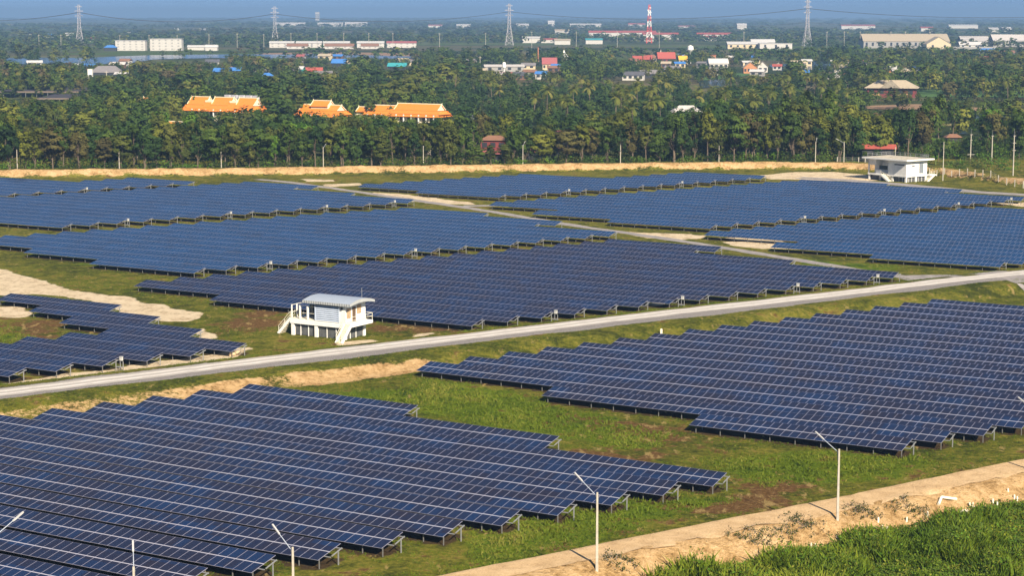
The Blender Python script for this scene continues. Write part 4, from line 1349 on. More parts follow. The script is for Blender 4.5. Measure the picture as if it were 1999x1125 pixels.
SHAPE_WORD = {'broad': 'broad', 'slender': 'slender', 'layered': 'flat layered', 'feathery': 'feathery', 'round': 'round bushy'}
N_TREE = [0]
def plant_tree(x, y, h, kind, color, label, group):
    crown, trunk = random.choice(KINDS[kind])
    base_h = 9.0 if kind == 'round' else 11.0
    s = h / base_h
    o = thing('broadleaf_tree', label, 'tree', (x, y, gz(x, y) - 0.05), random.uniform(0, 6.28), group)
    w = s ** 0.75 * random.uniform(0.9, 1.15)
    o.scale = (w, w, s)
    c = link('crown', crown, o)
    c.material_slots[0].link = 'OBJECT'
    c.material_slots[0].material = FOL[color]
    link('trunk', trunk, o)
    N_TREE[0] += 1
    return o

def near_pole(x):
    d = [abs(q[0] - x) for q in POLE_XY]
    return int(np.argmin(d))

rng = np.random.default_rng(21)
front_colors = ['olive', 'olive', 'mid green', 'dark green', 'olive', 'brownish', 'mid green', 'dark green', 'mid green', 'yellow green']
count = {}
taken = []
FRONT = []
x = -152.0
while x < 108:
    x += rng.uniform(2.6, 4.6)
    FRONT.append((x, 5.0 + rng.uniform(0, 3.5), 0))
x = -158.0
while x < 112:
    x += rng.uniform(4.0, 6.5)
    FRONT.append((x, 11.0 + rng.uniform(0, 6.0), 1))
def berm_y(x, d):
    """y of the point a given distance beyond the berm foot at this x"""
    y = np.interp(x, BERM[:6, 0], BERM[:6, 1])
    return y + d * 1.03
for x, d, row in FRONT:
    y = berm_y(x, d) + (4.0 if x > 85 else 0)
    if x > 96:
        y += 10
    px, _ = project(x, y, 0)
    if not -40 < px < 2040:
        continue
    h = rng.uniform(8.6, 12.8) if row == 0 else rng.uniform(10.0, 13.6)
    h *= 1 + 0.38 * float(smooth(1150, 1400, px)) * rng.uniform(.4, 1)
    h = allowed_height(px, y, h, 12)
    if h < 3.2:
        continue
    kind = rng.choice(['broad', 'broad', 'slender', 'slender', 'feathery', 'layered', 'round' if row else 'broad'])
    col = str(rng.choice(front_colors))
    if 560 > px > 520 and row == 0:
        col, kind = 'bright green', 'slender'
    k = near_pole(x)
    side = 'just past' if x > POLE_XY[k][0] else 'just before'
    shape = SHAPE_WORD[kind]
    lab = '%s %s tree %s %s bank light pole, %s' % (col, shape, side, ORD[k], 'wood edge' if row == 0 else 'set back')
    grp = 'wood edge trees by the %s bank light pole' % ORD[k]
    plant_tree(x, y, h, kind, col, lab, grp)
for px, D in ((262, 606), (838, 596), (1015, 585), (1172, 596)):
    q = PD(px, D)
    o = thing('bare_tree', 'leafless grey tree %s' % {262: 'among the dark crowns before the first orange roof', 838: 'at the wood edge below the longest orange roof', 1015: 'beside the dark red stilt house', 1172: 'between the pink roof and the palms'}[px], 'tree', (q[0], q[1], gz(*q)), px, 'leafless trees at the wood edge')
    o.scale = (1.1, 1.1, 1.0)
    link('trunk', BARE, o)

for px, D, h, t in ((1812, 706, 15.0, 'tallest feathery tree standing between concrete house and green field'), (1838, 700, 16.0, 'feathery tree crown second past the concrete house, over the red roofs'), (1866, 712, 13.5, 'slim feathery tree over the thicket, third past the concrete house'), (1540, 640, 18.0, 'tall feathery tree towering over the wood edge near the bank end'), (1578, 648, 19.0, 'tallest twin feathery tree over the wood edge near the bank end'), (1625, 660, 19.5, 'tall feathery tree over the wood just before the weathered cream building')):
    q = PD(px, D)
    plant_tree(q[0], q[1], h, 'feathery', 'mid green', t, 'tall feathery trees')
# deeper trees, still one by one
mid = []
for D in np.arange(602, 760, 10.5):
    wl = 0.29 * D
    for xx in np.arange(-wl, wl, 11.0 + (D - 600) * 0.012):
        mid.append((xx + rng.uniform(-4.5, 4.5), D + rng.uniform(-4, 4)))
rng.shuffle(mid)
mid.sort(key=lambda t: t[1])
for xx, D in mid:
    if N_TREE[0] >= 300:
        break
    if D < berm_y(xx, 17) and xx < 112:
        continue
    px, _ = project(xx, D, 0)
    if not -40 < px < 2040:
        continue
    if px > 1790 and rng.random() < 0.2:
        continue
    h = allowed_height(px, D, rng.uniform(8.0, 13.0) * (1 + 0.4 * float(smooth(1200, 1450, px)) * rng.uniform(.3, 1)), 14)
    if h < 3.0:
        continue
    kind = str(rng.choice(['broad', 'broad', 'layered', 'round', 'feathery', 'slender']))
    col = str(rng.choice(['dark green', 'mid green', 'olive', 'mid green', 'yellow green', 'dark green', 'brownish', 'bright green'], p=[.26, .18, .15, .11, .08, .12, .04, .06]))
    plant_tree(xx, D, h, kind, col, '%s %s tree %s' % (col, SHAPE_WORD[kind], zone(px)), 'trees %s' % zone(px))

# coconut palms
def plant_palm(px, D, h, dry):
    q = PD(px, D)
    z = gz(*q)
    crown, trunk = random.choice(PALMS)
    zc = zone(px)
    o = thing('coconut_palm', '%s coconut palm %s, %s' % ('dry brown' if dry else 'green', zc, 'deep in the grove' if D > 900 else 'close behind the wood edge'), 'palm tree', (q[0], q[1], z), random.uniform(0, 6.28), 'palms %s' % zc)
    s = random.uniform(1.0, 1.4)
    c = link('crown', crown, o, (0, 0, h), scale=(s, s, s))
    c.material_slots[0].link = 'OBJECT'
    c.material_slots[0].material = PALMF['dry' if dry else 'green']
    link('trunk', trunk, o, (0, 0, h), scale=(1, 1, h))
palm_spots = []
for k in range(70):
    palm_spots.append((rng.uniform(890, 1640), rng.uniform(690, 1080), False))
for k in range(38):
    palm_spots.append((rng.uniform(0, 480), rng.uniform(1060, 1500), rng.random() < 0.55))
for k in range(22):
    palm_spots.append((rng.uniform(480, 900), rng.uniform(1050, 1500), rng.random() < 0.35))
for k in range(20):
    palm_spots.append((rng.uniform(1640, 1990), rng.uniform(720, 1400), rng.random() < 0.2))
for k in range(24):
    palm_spots.append((rng.uniform(240, 470), rng.uniform(1420, 1640), True))
for px, D, dry in palm_spots:
    h = allowed_height(px, D, rng.uniform(9.0, 13.5) + 2.0, 6) - 2.0
    if h > 3.5:
        plant_palm(px, D, h, dry)
plant_palm(1820, 1550, 17, False)

# ------------------------------------------------------------------ far woodland nobody could count
def stamp(spots, templates, name, mats_by, label_kind='stuff'):
    """many light crowns in one mesh"""
    vs, fs, ts, mi, k = [], [], [], [], 0
    r = np.random.default_rng(77)
    for x, y, z, s, sz, m in spots:
        v, f, t = templates[r.integers(len(templates))]
        a = r.uniform(0, 6.28)
        c, d = math.cos(a), math.sin(a)
        w = np.stack([(v[:, 0] * c - v[:, 1] * d) * s + x, (v[:, 0] * d + v[:, 1] * c) * s + y, v[:, 2] * sz + z], 1)
        vs.append(w)
        fs.append(f + k)
        ts.append(np.clip(0.45 + (t - 0.45) * 0.55 + r.normal() * .2, 0, 1))
        mi.append(np.full(len(f), m))
        k += len(v)
    me = mesh_np(name, np.concatenate(vs), np.concatenate(fs), mats_by, np.concatenate(mi), np.concatenate(ts))
    o = link(name, me)
    tag(o, kind='stuff')
    return o

def light_crown(seed, lobes, clumps, leaves, leaf, flat=0.9):
    r = np.random.default_rng(seed)
    C, O, T, _ = crown_points(r, 10, 1.2, 4.4, lobes, clumps, leaves, flat)
    return leaf_quads(C, leaf, r, O, T, 0.22)
T_MID = [light_crown(300 + k, 7, 8, 7, 0.60, 0.85 + 0.12 * k) for k in range(5)]
T_FAR = [light_crown(320 + k, 6, 4, 3, 1.25) for k in range(4)]
MIDM = [FOL['dark green'], FOL['mid green'], FOL['olive'], FOL['yellow green'], FOL['brownish']]
spots = []
for D in np.concatenate([np.arange(716, 1250, 11.0), np.arange(1250, 1800, 15)]):
    wl = 0.285 * D
    for xx in np.arange(-wl, wl, 11.5 if D < 1250 else 15):
        x, y = xx + rng.uniform(-4.5, 4.5), D + rng.uniform(-4.5, 4.5)
        if y < 760 and N_TREE[0] < 300:
            continue
        px, _ = project(x, y, 0)
        dens = float(fnoise(x, y, 90.0, 12))
        if D > 900 and dens < (0.37 if D < 1050 else 0.45) + (0.08 if px > 1560 else 0):
            continue
        if px > 1780 and y < 1000 and rng.random() < 0.72:
            continue
        h = allowed_height(px, y, rng.uniform(6.5, 13.5), 8)
        if h < 2.2:
            continue
        m = rng.choice(5, p=[.28, .40, .16, .13, .03])
        if 860 < px < 1660 and 690 < y < 1120 and rng.random() < .7:
            m = 0
        big = rng.random() < 0.16
        h = h * (1.25 if big else 1)
        h = allowed_height(px, y, h, 12)
        if 860 < px < 1660 and 690 < y < 1120:
            h *= 0.66
        spots.append((x, y, float(drop(x, y)), h / 10 * (rng.uniform(1.35, 1.8) if big else rng.uniform(.8, 1.25)), h / 10, m))
stamp(spots, T_MID, 'woodland', MIDM)
spots = []
for D in np.concatenate([np.arange(1800, 3200, 34), np.arange(3200, 7000, 85), np.arange(7000, 16000, 260)]):
    wl = 0.285 * D
    st = 26 if D < 3200 else (42 if D < 7000 else 120)
    for xx in np.arange(-wl, wl, st):
        x, y = xx + rng.uniform(-12, 12), D + rng.uniform(-15, 15)
        px, py = project(x, y, 0)
        dens = float(fnoise(x / 2.2, y, 150.0 + D * 0.03, 15))
        if dens < 0.44:
            continue
        h = allowed_height(px, y, rng.uniform(6, 12), 6)
        if h < 2:
            continue
        m = rng.choice(5, p=[.42, .32, .2, .04, .02])
        k = 1.0 if D < 3200 else (1.7 if D < 7000 else 4.5)
        spots.append((x, y, float(drop(x, y)), h / 10 * 1.6 * k, h / 10, m))
stamp(spots, T_FAR, 'distant_woodland', MIDM)

# undergrowth along the wood edge
def leaf_mass(points, name, mats_, per, spread, leaf, height):
    r = np.random.default_rng(19)
    n = len(points)
    pts = np.array(points)
    base = np.repeat(pts, per, 0)
    C = np.stack([base[:, 0] + r.normal(size=n * per) * spread, base[:, 1] + r.normal(size=n * per) * spread, np.zeros(n * per)], 1)
    C[:, 2] = terrain(C[:, 0], C[:, 1]) + r.random(n * per) ** 1.2 * np.repeat(pts[:, 2], per) * height
    O = r.normal(size=C.shape) * 0.5 + np.array([0, -0.2, 0.5])
    tone = np.clip(np.repeat(r.normal(0.5, 0.22, n), per) + r.normal(size=n * per) * 0.1, 0, 1)
    v, f, t = leaf_quads(C, leaf, r, O, tone)
    mi = np.repeat(r.integers(0, len(mats_), n), per)
    o = link(name, mesh_np(name, v, f, mats_, mi, t))
    tag(o, kind='stuff')
    return o
ug = []
x = -150.0
while x < 108:
    x += rng.uniform(0.5, 1.3)
    for d in (5.0 + rng.uniform(0, 2.5), 9 + rng.uniform(0, 4), 13 + rng.uniform(0, 7)):
        y = berm_y(x, d) + (10 if x > 96 else 0)
        if vnoise(x / 6, d, 3) > 0.30:
            ug.append((x, y, rng.uniform(0.8, 3.2) if d < 8 else rng.uniform(2.0, 5.5)))
for k in range(700):
    px, D = rng.uniform(1640, 2010), rng.uniform(560, 900)
    q = PD(px, D)
    if berm_dist(np.array([q[0]]), np.array([q[1]]))[0] > 12 and vnoise(q[0] / 9, q[1] / 14, 8) > 0.42:
        hh = allowed_height(px, D, rng.uniform(0.6, 3.0), 3)
        if hh > 0.4:
            ug.append((q[0], q[1], hh))
for k in range(330):
    px, D = rng.uniform(1690, 2010), rng.uniform(606, 650)
    q = PD(px, D)
    hh = allowed_height(px, D, rng.uniform(2.5, 6.0), 2)
    if hh > 0.6:
        ug.append((q[0], q[1], hh))
leaf_mass(ug, 'undergrowth', [FOL['mid green'], FOL['dark green'], FOL['bright green'], FOL['olive']], 60, 0.8, 0.28, 1.0)

# banana plants by the fence and the wood edge
def banana(px, D, label, h=2.6):
    q = PD(px, D)
    r = np.random.default_rng(int(px))
    o = thing('banana_plant', label, 'banana plant', (q[0], q[1], gz(*q)), 0, 'banana plants behind the fence')
    b = MB().tube((0, 0, -.2), (0, 0, h * .5), .14, .10, mat('green stem', (0.16, 0.22, 0.05), 0.7))
    b.build('stem', o)
    Vs, T = [], []
    for k in range(9):
        az, e = k * 2.4, math.radians(r.uniform(35, 80))
        hd = np.array([math.cos(az), math.sin(az), 0])
        sd_ = np.array([-hd[1], hd[0], 0])
        p = np.array([0, 0, h * .5])
        for s in range(6):
            d = hd * math.cos(e) + np.array([0, 0, 1]) * math.sin(e)
            qn = p + d * 0.36
            w0, w1 = 0.32 * math.sin(math.pi * (.1 + .8 * s / 6)), 0.32 * math.sin(math.pi * (.1 + .8 * (s + 1) / 6))
            Vs += [p - sd_ * w0, qn - sd_ * w1, qn + sd_ * w1, p + sd_ * w0]
            T.append(r.uniform(.3, .9))
            e -= 0.22
            p = qn
    Vs = np.array(Vs)
    link('leaf_crown', mesh_np('leaf_crown', Vs, np.arange(len(Vs)).reshape(-1, 4), [FOL['bright green']], tone=T), o)
for px, D, t in ((1690, 600, 'banana plant behind the fence, beside the red roofed shed'), (1704, 596, 'banana plant between shed and concrete house'), (1834, 585, 'banana plant behind the concrete house eave'),
                 (1874, 592, 'tall banana plant before the stubby armed utility pole'), (1882, 590, 'leaning banana plant by the stubby armed utility pole'), (1919, 590, 'single yellowish banana plant past the stubby armed utility pole'), (1560, 596, 'banana plant at the wood edge short of the concrete house')):
    banana(px, D, t, 3.2)

# ------------------------------------------------------------------ grass and weeds as real blades
def covered(u, v):
    m = np.zeros(len(u), bool)
    for vv, a, b in ROWS:
        m |= (v > vv - RUN + 0.5) & (v < vv - 0.1) & (u > a) & (u < b)
    return m

def blades(x, y, size, name, material, tone, per=5, lean=0.5, wide=0.2):
    r = np.random.default_rng(41)
    n = len(x)
    z = terrain(x, y) - 0.02
    k = n * per
    bx = np.repeat(x, per) + r.normal(size=k) * np.repeat(size, per) * 0.35
    by = np.repeat(y, per) + r.normal(size=k) * np.repeat(size, per) * 0.35
    bz = np.repeat(z, per)
    s = np.repeat(size, per) * r.uniform(0.55, 1.2, k)
    a = r.uniform(0, 6.28, k)
    w = s * wide
    lx, ly = r.normal(size=k) * lean * s, r.normal(size=k) * lean * s
    p0 = np.stack([bx - np.cos(a) * w, by - np.sin(a) * w, bz], 1)
    p1 = np.stack([bx + np.cos(a) * w, by + np.sin(a) * w, bz], 1)
    p2 = np.stack([bx + lx, by + ly, bz + s], 1)
    v = np.stack([p0, p1, p2], 1).reshape(-1, 3)
    t = np.clip(np.repeat(tone, per) + r.normal(size=k) * .12, 0, 1)
    o = link(name, mesh_np(name, v, np.arange(3 * k).reshape(-1, 3), [material], tone=t))
    tag(o, kind='stuff')
    return o

GRASS = foliage('grass blades', [(0.070, 0.066, 0.012), (0.066, 0.100, 0.010), (0.120, 0.150, 0.015), (0.28, 0.22, 0.070)])
def grass_field():
    r = np.random.default_rng(8)
    M = 260000
    D = 145 + 215 * r.random(M) ** 1.1
    x, y = (r.random(M) - 0.5) * 0.55 * D, D
    n, s = x * N[0] + y * N[1], x * W[0] + y * W[1]
    u, v = x * U[0] + y * U[1], x * V[0] + y * V[1]
    ok = (n > 128.2) & ~covered(u, v) & ~((n > 211.5) & (n < 215.8) & (s > 88) & (s < 142)) & ~((n > 219.6) & (n < 228.0)) & ~((np.abs(s - 258) < 3.0) & (n > 224))
    patch = fnoise(x, y, 5.0, 17)
    lush = np.zeros(M)
    sandy = np.zeros(M)
    brown = np.zeros(M)
    for k, p in enumerate(LUSH): lush = np.maximum(lush, poly_mask(x, y, p, 3.5, 90 + k))
    for k, p in enumerate(SAND): sandy = np.maximum(sandy, poly_mask(x, y, p, 1.2, 50 + k))
    for k, p in enumerate(BROWN): brown = np.maximum(brown, poly_mask(x, y, p, 3.5, 70 + k))
    ok &= sandy < 0.35
    ok &= patch + 0.35 * lush - 0.30 * brown > 0.40
    x, y, patch, lush = x[ok], y[ok], patch[ok], lush[ok]
    size = (0.08 + 0.17 * r.random(len(x)) ** 2) * (0.75 + 0.8 * lush + 0.6 * (patch - 0.4))
    tone = np.clip(0.30 + 0.35 * lush + 0.9 * (fnoise(x, y, 8, 23) - 0.5), 0, 1)
    dry = r.random(len(x)) < 0.10 * (1 - lush)
    tone[dry] = 0.95
    blades(x, y, size, 'grass', GRASS, tone, 5, 0.9)
grass_field()

WEED = foliage('roadside weeds', [(0.026, 0.050, 0.006), (0.066, 0.112, 0.010), (0.135, 0.170, 0.016), (0.26, 0.235, 0.040)])
def weeds():
    r = np.random.default_rng(9)
    M = 60000
    n = 104 + 16.5 * r.random(M)
    s = 88 + 70 * r.random(M)
    x, y = W[0] * s + N[0] * n, W[1] * s + N[1] * n
    px, py = project(x, y, 0.0)
    edge = 119.4 + 1.6 * (fnoise(x, y, 5, 3) - 0.5) * 2 + 1.5 * smooth(113, 100, s)
    ok = (px > 1305 - 40 * fnoise(x, y, 2.0, 46)) & (px < 2060) & (py < 1200) & (n < edge)
    x, y, n, s, edge = x[ok], y[ok], n[ok], s[ok], edge[ok]
    clump = fnoise(x, y, 3.2, 27)
    size = (0.25 + 1.15 * smooth(0.38, 0.72, clump) + 0.5 * smooth(114, 104, s)) * smooth(0, 2.0, edge - n + 0.7) * r.uniform(.6, 1.2, len(x))
    tone = np.clip(0.45 + 1.3 * (fnoise(x, y, 4.0, 29) - 0.5), 0, 1)
    yel = smooth(116, 104, s) + 0.7 * (fnoise(x, y, 7.0, 44) - 0.5)
    blades(x, y, np.maximum(size, 0.1), 'weeds', WEED, np.clip(tone + .5 * yel, 0, 1), 7, 0.45, 0.12)
    keep = r.random(len(x)) < 0.12
    pts = np.stack([x[keep], y[keep], np.maximum(size[keep] * 1.3, .2)], 1)
    leaf_mass(pts, 'bushy_weeds', [FOL['bright green'], WEED, FOL['mid green'], FOL['mid green'], FOL['yellow green']], 22, 0.36, 0.13, 1.0)
weeds()

# thin scrub on the sandy slope
def scrub(px, py, wid, label, k):
    zz = 1.0
    for it in range(14):
        q = P(px, py, zz)
        zz = 0.5 * zz + 0.5 * gz(*q)
    r = np.random.default_rng(500 + k)
    o = thing('scrub_bush', label, 'bush', (q[0], q[1], zz), 0, 'thin scrub on the dirt track slope')
    b = MB()
    C, T = [], []
    for i in range(int(24 * wid)):
        a = r.uniform(0, 6.28)
        st = np.array([r.normal() * wid * .5, r.normal() * 0.7, 0.0])
        st[2] = gz(q[0] + st[0], q[1] + st[1]) - zz
        e = st + np.array([math.cos(a) * r.uniform(.3, .9) * .8, math.sin(a) * .5, r.uniform(.05, .45)])
        b.path([tuple(st - [0, 0, .15]), tuple((st + e) / 2 + [0, 0, .1]), tuple(e)], [.022, .016, .008], BARK2, 4)
        for j in range(12):
            C.append(st + (e - st) * r.uniform(.3, 1.1) + r.normal(size=3) * .10)
            T.append(r.uniform(0, .7))
    C = np.array(C)
    v, f, t = leaf_quads(C, 0.085, r, r.normal(size=C.shape), np.array(T))
    b.build('twigs', o)
    link('foliage', mesh_np('foliage', v, f, [FOL['olive']], tone=t), o)
for k, (px, py, w, t) in enumerate(((1570, 1020, 2.2, 'thin scrub on the slope crest beside the light pole'), (1480, 1052, 2.2, 'sparse scrub on the slope below the bend of the track'), (1210, 1100, 1.6, 'dark scrub at the foot of the light pole with the long shadow'),
                                    (1690, 998, 1.8, 'trailing scrub over the slope crest past the light pole'), (1775, 992, 2.2, 'dark trailing scrub on the slope between pole and bent pipe'), (1535, 1050, 1.4, 'small scrub low on the sandy slope'))):
    scrub(px, py, w, t, k)
# ------------------------------------------------------------------ temple halls with orange roofs
ORANGE = mat('orange glazed tiles', (0.72, 0.235, 0.035), 0.45, 0.16, 3.0)
CREAM = mat('cream plaster trim', (0.80, 0.72, 0.52), 0.7, 0.08)

def gable_section(o, x0, x1, ridge, tiers, yc, trim=True, ends=(1, 1)):
    """a length of tiered Thai roof from x0 to x1 along the hall: tiers = [(half depth in, z in, half depth out, z out), ...]"""
    for k, (yi, zi, yo, zo) in enumerate(tiers):
        nm = 'upper_roof' if k == 0 else 'skirt_roof'
        out = 0.0 if k == 0 else 0.5 + 0.5 * k
        prof = []
        steps = 5
        for s in range(steps + 1):
            t = s / steps
            prof.append((yi + (yo - yi) * t, zi + (zo - zi) * (t ** 0.85)))
        b = MB()
        for sg in (-1, 1):
            vs = [(x0 - out * ends[0], yc + sg * y, z) for y, z in prof] + [(x1 + out * ends[1], yc + sg * y, z) for y, z in prof]
            vs += [(x, y, z - 0.18) for x, y, z in vs]
            m = steps + 1
            fs = []
            for s in range(steps):
                fs += [(s, s + 1, m + s + 1, m + s), (2 * m + s, 3 * m + s, 3 * m + s + 1, 2 * m + s + 1)]
                fs += [(s, 2 * m + s, 2 * m + s + 1, s + 1), (m + s, m + s + 1, 3 * m + s + 1, 3 * m + s)]
            fs += [(steps, 3 * m - 1, 4 * m - 1, 2 * m - 1), (0, m, 3 * m, 2 * m)]
            b.add(vs, fs, ORANGE)
            if yi > 0 and ends == (0, 0) and sg < 0:      # two slopes that do not meet: two parts
                b.build(nm, o)
                b = MB()
        if k:                                            # hipped ends of the skirt roofs
            for xe, sg, e in ((x0, -1, ends[0]), (x1, 1, ends[1])):
                if e:
                    xo = xe + sg * (yo - yi) * 0.9
                    b.add([(xe, yc - yi, zi), (xe, yc + yi, zi), (xo, yc + yo, zo), (xo, yc - yo, zo), (xe, yc - yi, zi - .18), (xe, yc + yi, zi - .18), (xo, yc + yo, zo - .18), (xo, yc - yo, zo - .18)],
                          [(0, 1, 2, 3), (7, 6, 5, 4), (3, 2, 6, 7), (0, 4, 5, 1)], ORANGE)
        r = b.build(nm, o)
        if k == 0 and trim:
            t = MB().box(x0, x1, yc - .16, yc + .16, ridge - 0.10, ridge + 0.22, CREAM)
            t.build('ridge', r)
            for xe, sg in ((x0, -1), (x1, 1)):
                g = MB()
                for sd_ in (-1, 1):
                    pts = [(xe, yc + sd_ * y, z + .10) for y, z in prof]
                    for a, c in zip(pts[:-1], pts[1:]):
                        g.beam(a, c, .20, .26, CREAM)
                g.beam((xe, yc, ridge), (xe + sg * .15, yc, ridge + .55), .18, .18, CREAM)
                g.build('bargeboard', r)
                e = MB()
                e.add([(xe - sg * .35, yc - tiers[0][2] * .94, tiers[0][3]), (xe - sg * .35, yc + tiers[0][2] * .94, tiers[0][3]), (xe - sg * .35, yc, ridge - .2), (xe - sg * .6, yc - tiers[0][2] * .94, tiers[0][3]), (xe - sg * .6, yc + tiers[0][2] * .94, tiers[0][3]), (xe - sg * .6, yc, ridge - .2)],
                      [(0, 1, 2), (5, 4, 3), (0, 3, 4, 1), (1, 4, 5, 2), (2, 5, 3, 0)], CREAM)
                e.build('gable', r)

def hall_walls(o, x0, x1, hd, yc, z1, windows):
    MB().box(x0, x1, yc - hd, yc + hd, -0.5, z1, CREAM).build('wall', o)
    n = max(1, int((x1 - x0) / windows))
    for k in range(n):
        x = x0 + (k + .5) * (x1 - x0) / n
        MB().box(x - .7, x + .7, yc - hd - .05, yc - hd - .003, 0.9, z1 - .5, mat('dark red shutters', (0.10, 0.045, 0.035), 0.5, .2)).build('window', o)
        MB().box(x + (x1 - x0) / n / 2 - .2, x + (x1 - x0) / n / 2 + .2, yc - hd - 1.3, yc - hd - .9, -.5, z1 + .2, WHITE).build('column', o)

def hall(name, label, px, D, build):
    q = PD(px, D)
    q = q - V * 5.5
    o = thing(name, label, 'temple hall', (q[0], q[1], float(drop(*q))), ROT, 'orange roofed temple halls')
    build(o)
SC = 1 / 4.75 / 0.853 * 0.985
def b3(o):
    gable_section(o, 1.5, 23.0, 9.4, [(0, 9.4, 3.0, 6.9), (3.0, 6.7, 4.6, 5.5), (4.6, 5.2, 5.7, 4.5)], 5.5)
    gable_section(o, -12.2, 0.9, 8.4, [(0, 8.4, 2.6, 6.2), (2.6, 6.0, 4.4, 4.6)], 5.5, ends=(1, 0))
    gable_section(o, -18.2, -12.8, 7.5, [(0, 7.5, 2.4, 5.6)], 5.5)
    hall_walls(o, 0.5, 22.5, 4.2, 5.5, 5.0, 3.6)
    hall_walls(o, -17.8, 0.4, 3.6, 5.5, 4.7, 3.6)
hall('temple_hall', 'longest temple hall with three tiered orange roofs and cream walls', 770, 801, b3)
def b2(o):
    gable_section(o, 8.0, 17.0, 10.6, [(0, 10.6, 2.6, 8.4)], 5.5)
    MB().box(8.2, 16.8, 3.4, 7.6, 7.4, 8.4, CREAM).build('clerestory', o)
    gable_section(o, 2.6, 22.2, 8.9, [(0, 8.9, 3.0, 6.7), (3.0, 6.5, 4.8, 5.2), (4.8, 5.0, 5.8, 4.4)], 5.5)
    hall_walls(o, 2.5, 22.0, 4.2, 5.5, 4.9, 3.6)
hall('temple_hall', 'temple hall with a small raised orange roof over its middle', 580, 804, b2)
def b1(o):
    for x0, x1, r in ((0.0, 10.2, 10.2), (13.0, 23.6, 10.2), (26.4, 36.4, 10.2)):
        gable_section(o, x0, x1, r, [(0, r, 3.2, 7.0), (3.2, 6.8, 4.8, 5.4), (4.8, 5.2, 5.8, 4.5)], 5.5)
    for x0, x1 in ((9.8, 13.4), (23.2, 26.8)):
        MB().box(x0, x1, 2.7, 8.3, 4.0, 8.9, CREAM).build('linking_wall', o)
        gable_section(o, x0, x1, 8.6, [(2.6, 8.4, 4.6, 6.0), (4.6, 5.9, 5.6, 5.0)], 5.5, trim=False, ends=(0, 0))
    hall_walls(o, 0.5, 36.0, 4.2, 5.5, 5.0, 3.6)
    for k in range(5):
        MB().box(15.2 + 3.9 * k, 17.8 + 3.9 * k, 9.0, 10.4, 9.6, 11.1, mat('grey roof tank', (0.45, 0.45, 0.5), .5)).box(15.4 + 3.9 * k, 17.6 + 3.9 * k, 9.2, 10.2, 4.5, 9.6, CREAM).build('rooftop_unit', o)
hall('temple_hall', 'temple hall with three orange roofs in line and cream links between', 372, 846, b1)
def small_hall(o):
    gable_section(o, 0, 4.4, 9.2, [(0, 9.2, 2.4, 6.6)], 3)
    hall_walls(o, 0.3, 4.1, 2.2, 3, 6.5, 2.5)
hall('temple_pavilion', 'tiny orange roof tip poking out of the dark trees', 285, 862, small_hall)
def white_ridge(o):
    gable_section(o, 0, 7, 7.4, [(0, 7.4, 2.2, 5.8)], 3)
    hall_walls(o, 0.3, 6.7, 2.0, 3, 5.8, 2.5)
hall('temple_gate', 'white edged gate roof among dark crowns below the first orange roof', 332, 706, white_ridge)

# ------------------------------------------------------------------ houses, sheds and other roofs among the trees
ROOFS = {'red': (0.36, 0.085, 0.065), 'pink red': (0.33, 0.10, 0.10), 'blue': (0.055, 0.19, 0.52), 'teal': (0.045, 0.30, 0.34), 'grey': (0.20, 0.185, 0.19), 'pale grey': (0.50, 0.47, 0.45), 'white': (0.54, 0.53, 0.52),
         'rust': (0.24, 0.125, 0.075), 'tan': (0.43, 0.36, 0.26), 'orange': (0.62, 0.24, 0.06), 'dark grey': (0.10, 0.10, 0.115), 'brick': (0.46, 0.16, 0.07), 'yellow': (0.72, 0.40, 0.04)}
WALLS = {'white': (0.52, 0.50, 0.47), 'cream': (0.58, 0.48, 0.32), 'dark red': (0.17, 0.035, 0.035), 'brown': (0.16, 0.085, 0.05), 'grey': (0.30, 0.29, 0.28), 'dark': (0.03, 0.032, 0.035), 'brick': (0.45, 0.20, 0.09), 'teal': (0.05, 0.26, 0.25)}
